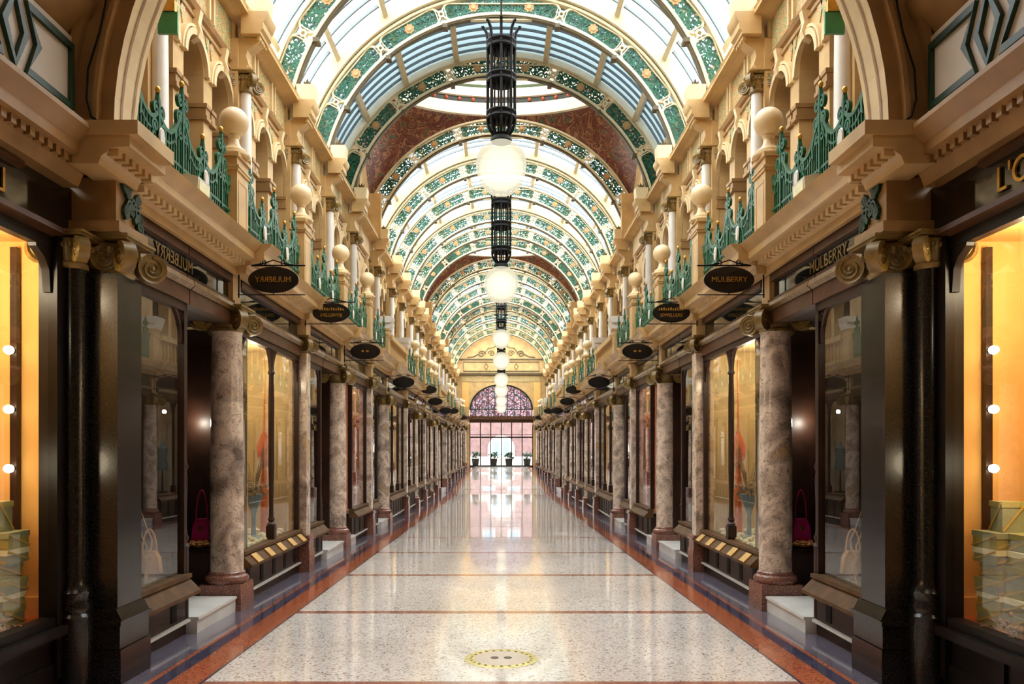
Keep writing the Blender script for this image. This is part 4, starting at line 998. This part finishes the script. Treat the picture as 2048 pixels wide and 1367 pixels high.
# ------------------------------------------------------------------ near shop on either side of the camera
def near_side():
    NX = 2.93
    # walls round the display
    w = MB(); w.box(3.62, 3.7, -6, 5.5, -.1, 3.7).box(2.95, 5.2, 5.44, 5.49, 3.0, 3.7)
    o = w.build('wall_near_right', 'in_dark'); struct(o); mirror_struct(o, 'wall_near_left')
    up = MB(); up.box(2.80, 2.86, -6, 5.2, 3.66, 6.6); o = up.build('wall_upper_right', 'stone_dk'); struct(o); mirror_struct(o, 'wall_upper_left')
    # cornice over the near shop
    prof = [(2.90, 3.34), (2.80, 3.34), (2.78, 3.40), (2.76, 3.43), (2.76, 3.47), (2.68, 3.48), (2.68, 3.55), (2.64, 3.58), (2.60, 3.63), (2.60, 3.66), (2.90, 3.66)]
    c = MB(); c.prism(prof, -6, 5.3)
    y = 3.0
    while y < 5.25: c.box(2.72, 2.77, y, y+.05, 3.425, 3.475); y += .09
    c.prism([(2.84, 4.26), (2.78, 4.28), (2.72, 4.36), (2.66, 4.40), (2.62, 4.50), (2.84, 4.50)], -6, 5.2)
    o = c.build('trim_7', 'stone_dk'); struct(o); mirror_struct(o, 'trim_8')
    t = thing('frieze_panel', '', 'frieze panel')
    MB().box(2.755, 2.80, 2.2, 5.16, 3.72, 4.25).build('ivory_board', 'panel', t)
    def frame(pts, nm):
        mb = MB(); mp = lambda s, q, k: (2.745+k, s, q); mb.strip(pts, .05, .035, mp, closed=True); mb.build(nm, 'dkgreen', t)
    zc = 3.985
    frame([(5.10, 3.79), (5.10, 4.17), (4.62, 4.17), (4.73, zc), (4.62, 3.79)], 'green_frame')
    frame([(4.60, zc), (4.50, 4.19), (4.40, zc), (4.50, 3.78)], 'diamond')
    frame([(4.38, 3.79), (4.27, zc), (4.38, 4.17), (3.9, 4.17), (3.9, 3.79)], 'green_frame')
    frame([(3.8, zc), (3.7, 4.19), (3.6, zc), (3.7, 3.78)], 'diamond')
    both(t, 'ivory frieze panel with green diamonds, top %s corner')
    # the window itself
    s = thing('corner_shop_window', '', 'shop window')
    f0 = .12
    r = MB(); r.box(NX-.02, NX+.3, 2.0, 5.25, f0-.1, .40).box(NX-.10, NX+.3, 2.0, 5.25, .40, .46).box(NX-.05, NX+.05, 2.0, 5.25, .46, .52).box(NX-.04, NX, 2.0, 5.25, f0-.1, f0+.1)
    for k in range(4): r.box(NX-.04, NX, 2.2+k*.8, 2.3+k*.8, f0, .40)
    r.build('stall_riser', 'ebony', s)
    fr = MB(); fr.box(NX-.06, NX+.06, 5.17, 5.40, f0, 3.0).box(NX-.03, NX+.03, 2.0, 5.3, 2.90, 3.02)
    mp = lambda q, z, k: (NX+k, q, z)
    fr.plate([(5.2, 2.62), (5.2, 2.93), (4.98, 2.93), (5.0, 2.88), (5.09, 2.83), (5.14, 2.76), (5.155, 2.62)], .05, mp)
    fr.build('window_frame', 'ebony', s)
    MB().pane('x', NX, 2.0, 5.2, .5, 2.92).build('glass_pane', 'glass', s)
    MB().box(NX-.03, NX+.05, 2.0, 5.42, 3.0, 3.36).build('fascia_panel', 'fascia', s)
    MB().prism([(NX-.10, 3.0), (NX-.09, 3.04), (NX-.03, 3.06), (NX-.03, 2.98)], 2.0, 5.2).prism([(NX-.08, 3.30), (NX-.07, 3.33), (NX-.03, 3.35), (NX-.03, 3.29)], 2.0, 4.8).build('fascia_moulding', 'woodmid', s)
    d = MB(); d.slot = 0; d.box(3.56, 3.6, 2.0, 5.44, .46, 3.1).box(NX+.13, 3.6, 5.37, 5.43, .46, 3.1).box(NX+.06, 3.6, 2.0, 2.05, .46, 3.1).box(NX+.04, 3.6, 2.0, 5.42, 3.0, 3.04); d.box(3.50, 3.56, 5.05, 5.12, .5, 3.0)
    d.slot = 1; d.box(NX+.02, 3.6, 2.0, 5.4, .44, .50); d.slot = 0; d.box(3.54, 3.57, 2.0, 5.4, .5, .62); d.box(NX+.1, 3.56, 5.33, 5.37, .5, .62)
    d.build('display_lining', ['orange', 'orange_fl'], s)
    me = text_mesh("L'O", .21, .006, 'gilt', 1.0); l = part('fascia_lettering', me, s, (NX-.04, 4.51, 3.16)); l.rotation_euler = (PI/2, 0, -PI/2)
    both(s, 'orange lit corner shop window at the %s edge of the picture')
    # light pole with three bulbs
    p = thing('light_pole', '', 'light pole', (3.28, 5.2, .5))
    p.location = (3.24, 5.33, .5)
    MB().box(-.022, .022, -.02, .02, 0, 2.45).build('pole', 'wood', p)
    for z in (.98, 1.37, 1.76): 
        b = MB().lathe([(.012, 0), (.024, .01), (.03, .03), (.026, .052), (.012, .066)], n=12, axis='y').build('spot_bulb', 'bulb', p, (0, -.10, z))
        MB().lathe([(.016, 0), (.018, .04), (.018, .07)], n=10, axis='y').build('spot_holder', 'black', b, (0, .04, 0))
    both(p, 'dark upright pole with three lit spot bulbs in the %s orange window')
    # stacked card boxes
    BX = []
    st = [(3.17, 5.02, 7), (3.20, 4.78, 6)]
    lv = ['bottom', 'second', 'third', 'fourth', 'fifth', 'sixth', 'seventh']
    for ci, (cx, cy, n) in enumerate(st):
        z = .5
        for k in range(n):
            h = [.11, .095, .09, .10, .09, .105, .19][k]; hx, hy = (.11, .115) if k < 6 else (.07, .065)
            b = thing('gift_box', '', 'gift box', (cx+RND.uniform(-.028, .028), cy+RND.uniform(-.006, .006), z), 'card boxes stacked in the orange window')
            b.rotation_euler = (0, 0, RND.uniform(-.05, .05))
            MB().box(-hx, hx, -hy, hy, 0, h-.03).build('box_body', 'kraft' if (k+ci) % 2 else 'kraft2', b)
            MB().box(-hx-.006, hx+.006, -hy-.006, hy+.006, h-.035, h).build('lid', 'paper' if k in (1, 4) else ('kraft2' if (k+ci) % 2 else 'kraft'), b)
            mp = lambda s, q, kk: (s, -hy-.008+kk, q); mq = lambda s, q, kk: (-hx-.008+kk, s, q)
            MB().strip([(-hx, .01), (hx, h-.01)], .012, .004, mp).strip([(-hy, h-.01), (hy, .01)], .012, .004, mq).build('ribbon_band', 'ribbon', b)
            both(b, lv[k]+' sage card box of the '+('taller rear' if ci == 0 else 'nearer')+' stack in the %s orange window'); z += h
    o = tag(MB().box(-.12, .12, -.08, .08, 0, .006).build('paper_sheet', 'paper'), '', 'paper'); o.location = (3.03, 4.58, .78); o.rotation_euler = (.15, 0, .3)
    # dried flowers heaped in front
    r = random.Random(6); mb = MB()
    for k in range(140):
        x, y = max(-.07, min(.2, r.gauss(.02, .06))), r.gauss(0, .12); mb.sphere((x, y, abs(r.gauss(.04, .035))), r.uniform(.008, .018), 6, 4)
    o2 = mb.build('dried_flowers', 'dried'); o2['kind'] = 'stuff'; tag(o2, '', 'dried flowers'); o2.location = (3.03, 4.68, .5); both(o2, 'dried flowers heaped on the floor of the %s orange window')
    bpy.data.objects.remove(o)
    for sg in (1, -1):
        for (x, y, z, e) in ((3.2, 4.7, 2.75, 24), (3.15, 3.6, 2.6, 20), (3.1, 4.75, 1.5, 5)): point_light('window_light', (sg*x, y, z), e, (1, .84, .58), .1)
    # cable looping down beside the arch
    pts = [(2.52, 4.60), (2.54, 4.45), (2.575, 4.28), (2.65, 4.04), (2.66, 3.85), (2.63, 3.74), (2.565, 3.695)]
    o = tag(MB().tube([(x, 5.13, z) for x, z in pts], .007, 6).build('cable', 'black'), '', 'cable'); both(o, 'thin black cable looping down beside the near %s arch')
    # unseen ceiling and back wall, added to keep daylight off the near crossing
    o = MB().box(-5.2, 5.2, -6, 5.2, 6.6, 6.7).build('ceiling_near_blocker', 'stone_dk'); struct(o)
    o = MB().box(-5.2, 5.2, -6.1, -6, -.2, 6.7).build('wall_back_blocker', 'stone_dk'); struct(o)
near_side()
la = bpy.data.lights.new('crossing_fill', 'AREA'); la.energy = 30; la.size = 2.5; la.color = (1, .86, .66); lo = bpy.data.objects.new('crossing_fill', la); COL.objects.link(lo); lo.location = (0, 1.0, 6.5)  # unseen fill light, added to lift the near floor and portal

# ================================================================== FAR END
def far_end():
    y = END; JX = 2.44; N = 32; zf = FZ(END)
    w = MB(); zs, rise = 4.75, 1.92
    A = [(JX*cos(PI*i/N), zs+rise*sin(PI*i/N)) for i in range(N+1)]
    for yy in (y, y+.4):
        for p, q in zip(A, A[1:]): w.add([(p[0], yy, p[1]), (q[0], yy, q[1]), (q[0], yy, 11.4), (p[0], yy, 11.4)], [(0, 1, 2, 3)])
        for s in (1, -1): w.add([(s*JX, yy, -.5), (s*5.2, yy, -.5), (s*5.2, yy, 11.4), (s*JX, yy, 11.4)], [(0, 1, 2, 3)])
    bd = [(JX, -.5)]+A+[(-JX, -.5)]
    for p, q in zip(bd, bd[1:]): w.add([(p[0], y, p[1]), (q[0], y, q[1]), (q[0], y+.4, q[1]), (p[0], y+.4, p[1])], [(0, 1, 2, 3)])
    o = w.build('wall_end', 'stone', smooth=0); struct(o)
    mp = lambda s, q, k: (s, y-.02+k, q)
    d = MB()
    for s in (1, -1):
        d.strip([(s*a, b) for a, b in spiral(1.5, 8.95, .28, 1.5, PI, -1, 22)], .07, .06, mp); d.strip([(s*a, b) for a, b in spiral(.75, 9.0, .25, 1.4, 0, 1, 22)], .04, .05, mp)
        d.strip([(s*2.6, 8.7), (s*2.1, 8.75), (s*1.75, 8.95)], .07, .06, mp); d.strip([(s*1.25, 9.05), (s*1.0, 9.4), (s*.6, 9.45), (s*.3, 9.7)], .04, .05, mp)
        d.strip([(s*1.0, 8.0), (s*1.15, 8.25), (s*1.3, 8.0), (s*1.15, 7.75)], .04, .05, mp, closed=True)
        d.strip([(s*.2, 8.35), (s*2.9, 8.35), (s*2.9, 7.65), (s*.2, 7.65)], .06, .05, mp, closed=True)
        d.strip([(s*.35, 9.6), (s*.35, 9.95)], .04, .05, mp)
    d.box(-3.4, 3.4, y-.06, y, 8.5, 8.6).box(-3.6, 3.6, y-.22, y, 7.35, 7.5)
    d.build('carved_scrolls', 'soffit', o)
    MB().box(-3.0, 3.0, y-.04, y, 6.85, 7.3).build('green_frieze', 'mosaic', o)
    for s in (1, -1): MB().box(min(s*2.5, s*3.0), max(s*2.5, s*3.0), y-.05, y, 4.9, 6.8).build('warm_light_strip', 'orange', o)  # orange colour stands in for warm light on the wall beside the arch
    t = MB().box(-JX, JX, y+.0, y+.3, 3.72, 4.18).box(-JX-.3, JX+.3, y-.25, y, 3.95, 4.2).build('trim_9', 'woodmid'); struct(t)
    f = MB(); f.add([(p[0]*.99, y+.2, p[1]-.02) for p in A]+[(JX*.99, y+.2, 4.18), (-JX*.99, y+.2, 4.18)], [tuple(list(range(N+1))+[N+2, N+1])])
    fo = f.build('window_end', 'stain', smooth=0); struct(fo)
    l = MB(); mp2 = lambda s, q, k: (s, y+.18+k, q)
    l.strip([(p[0]*.98, p[1]-.02) for p in A], .12, .08, mp2)
    for k in range(-4, 5):
        x = k*.49; h = zs+rise*math.sqrt(max(0, 1-(x/JX)**2)); l.box(x-.025, x+.025, y+.15, y+.2, 4.18, h)
    for k in range(1, 4): l.strip([(p[0]*k/4, 4.75+(p[1]-4.75)*k/4) for p in A], .04, .05, mp2)
    l.box(-JX, JX, y+.14, y+.2, 4.7, 4.78)
    l.build('leading', 'dkgreen', fo)
    g = MB()
    for k in range(7): x = -JX+.03+k*(2*JX-.06)/6; g.box(x-.035, x+.035, y+.2, y+.27, zf, 3.72)
    g.box(-JX, JX, y+.19, y+.28, 2.55, 2.65).box(-JX, JX, y+.19, y+.28, 2.78, 2.82); g.box(-JX, JX, y+.19, y+.28, zf, zf+.1)
    go = g.build('door_1', 'black'); struct(go)
    MB().pane('y', y+.23, -JX, JX, zf, 3.72).build('door_glass', 'glass', go)
    # street outside
    o = MB().box(-30, 30, y+.4, y+34, zf-.12, zf-.02).build('ground_street', 'pave'); struct(o)
    b = thing('street_building', 'pink brick building seen across the street through the far doors', 'building', (0, y+16, zf))
    MB().box(-14, 14, 0, 1, 0, 11).build('facade', 'brick', b)
    for x in (-6, -3.6, -1.2, 1.2, 3.6, 6):
        for z in (4.0, 7.2):
            q = MB().box(x-.6, x+.6, -.08, 0, z, z+2).build('window', 'white', b); MB().box(x-.5, x+.5, -.1, -.07, z+.1, z+1.9).build('pane', 'bluegrey', q)
    for x in (-4.8, 4.8): MB().box(x-1.2, x+1.2, -.1, 0, .1, 3.0).build('shop_front', 'white', b)
    q = MB().plate([(1.3*cos(PI*i/20), 1.4+1.3*sin(PI*i/20)) for i in range(21)]+[(-1.3, 0), (1.3, 0)], .1, lambda s, z, k: (s, k-.05, z)).build('arched_entrance', 'white', b)
    for s in (1, -1): MB().box(min(s*.2, s*.75), max(s*.2, s*.75), -.14, -.1, .2, 2.1).build('entrance_glass', 'bluegrey', b)
    for k, x in enumerate((-2.1, -.62, .62, 2.1)):
        p = thing('street_planter', '%s dark planter outside the far doors' % ['leftmost', 'second from left', 'third from left', 'rightmost'][k], 'planter', (x, y+4, zf-.02), 'planters outside the far doors')
        MB().prism([(-.22, 0), (.22, 0), (.3, .6), (-.3, .6)], -.25, .25).build('tub', 'black', p)
        mb = MB(); r = random.Random(k)
        for i in range(30): mb.sphere((r.gauss(0, .16), r.gauss(0, .12), .65+r.random()*.45), r.uniform(.05, .1), 7, 5)
        mb.build('shrub', 'dkgreen', p)
    p = thing('white_barrier', 'low white barrier across the street beyond the far doors', 'barrier', (0, y+6.5, zf-.02))
    MB().box(-6, 6, -.1, .1, 0, .75).build('barrier_panel', 'white', p)
    for x in (-5, -2.5, 0, 2.5, 5): MB().box(x-.06, x+.06, -.14, .14, 0, .85).build('barrier_post', 'white', p)
far_end()
for m in bpy.data.meshes:
    if m.users == 0: bpy.data.meshes.remove(m)
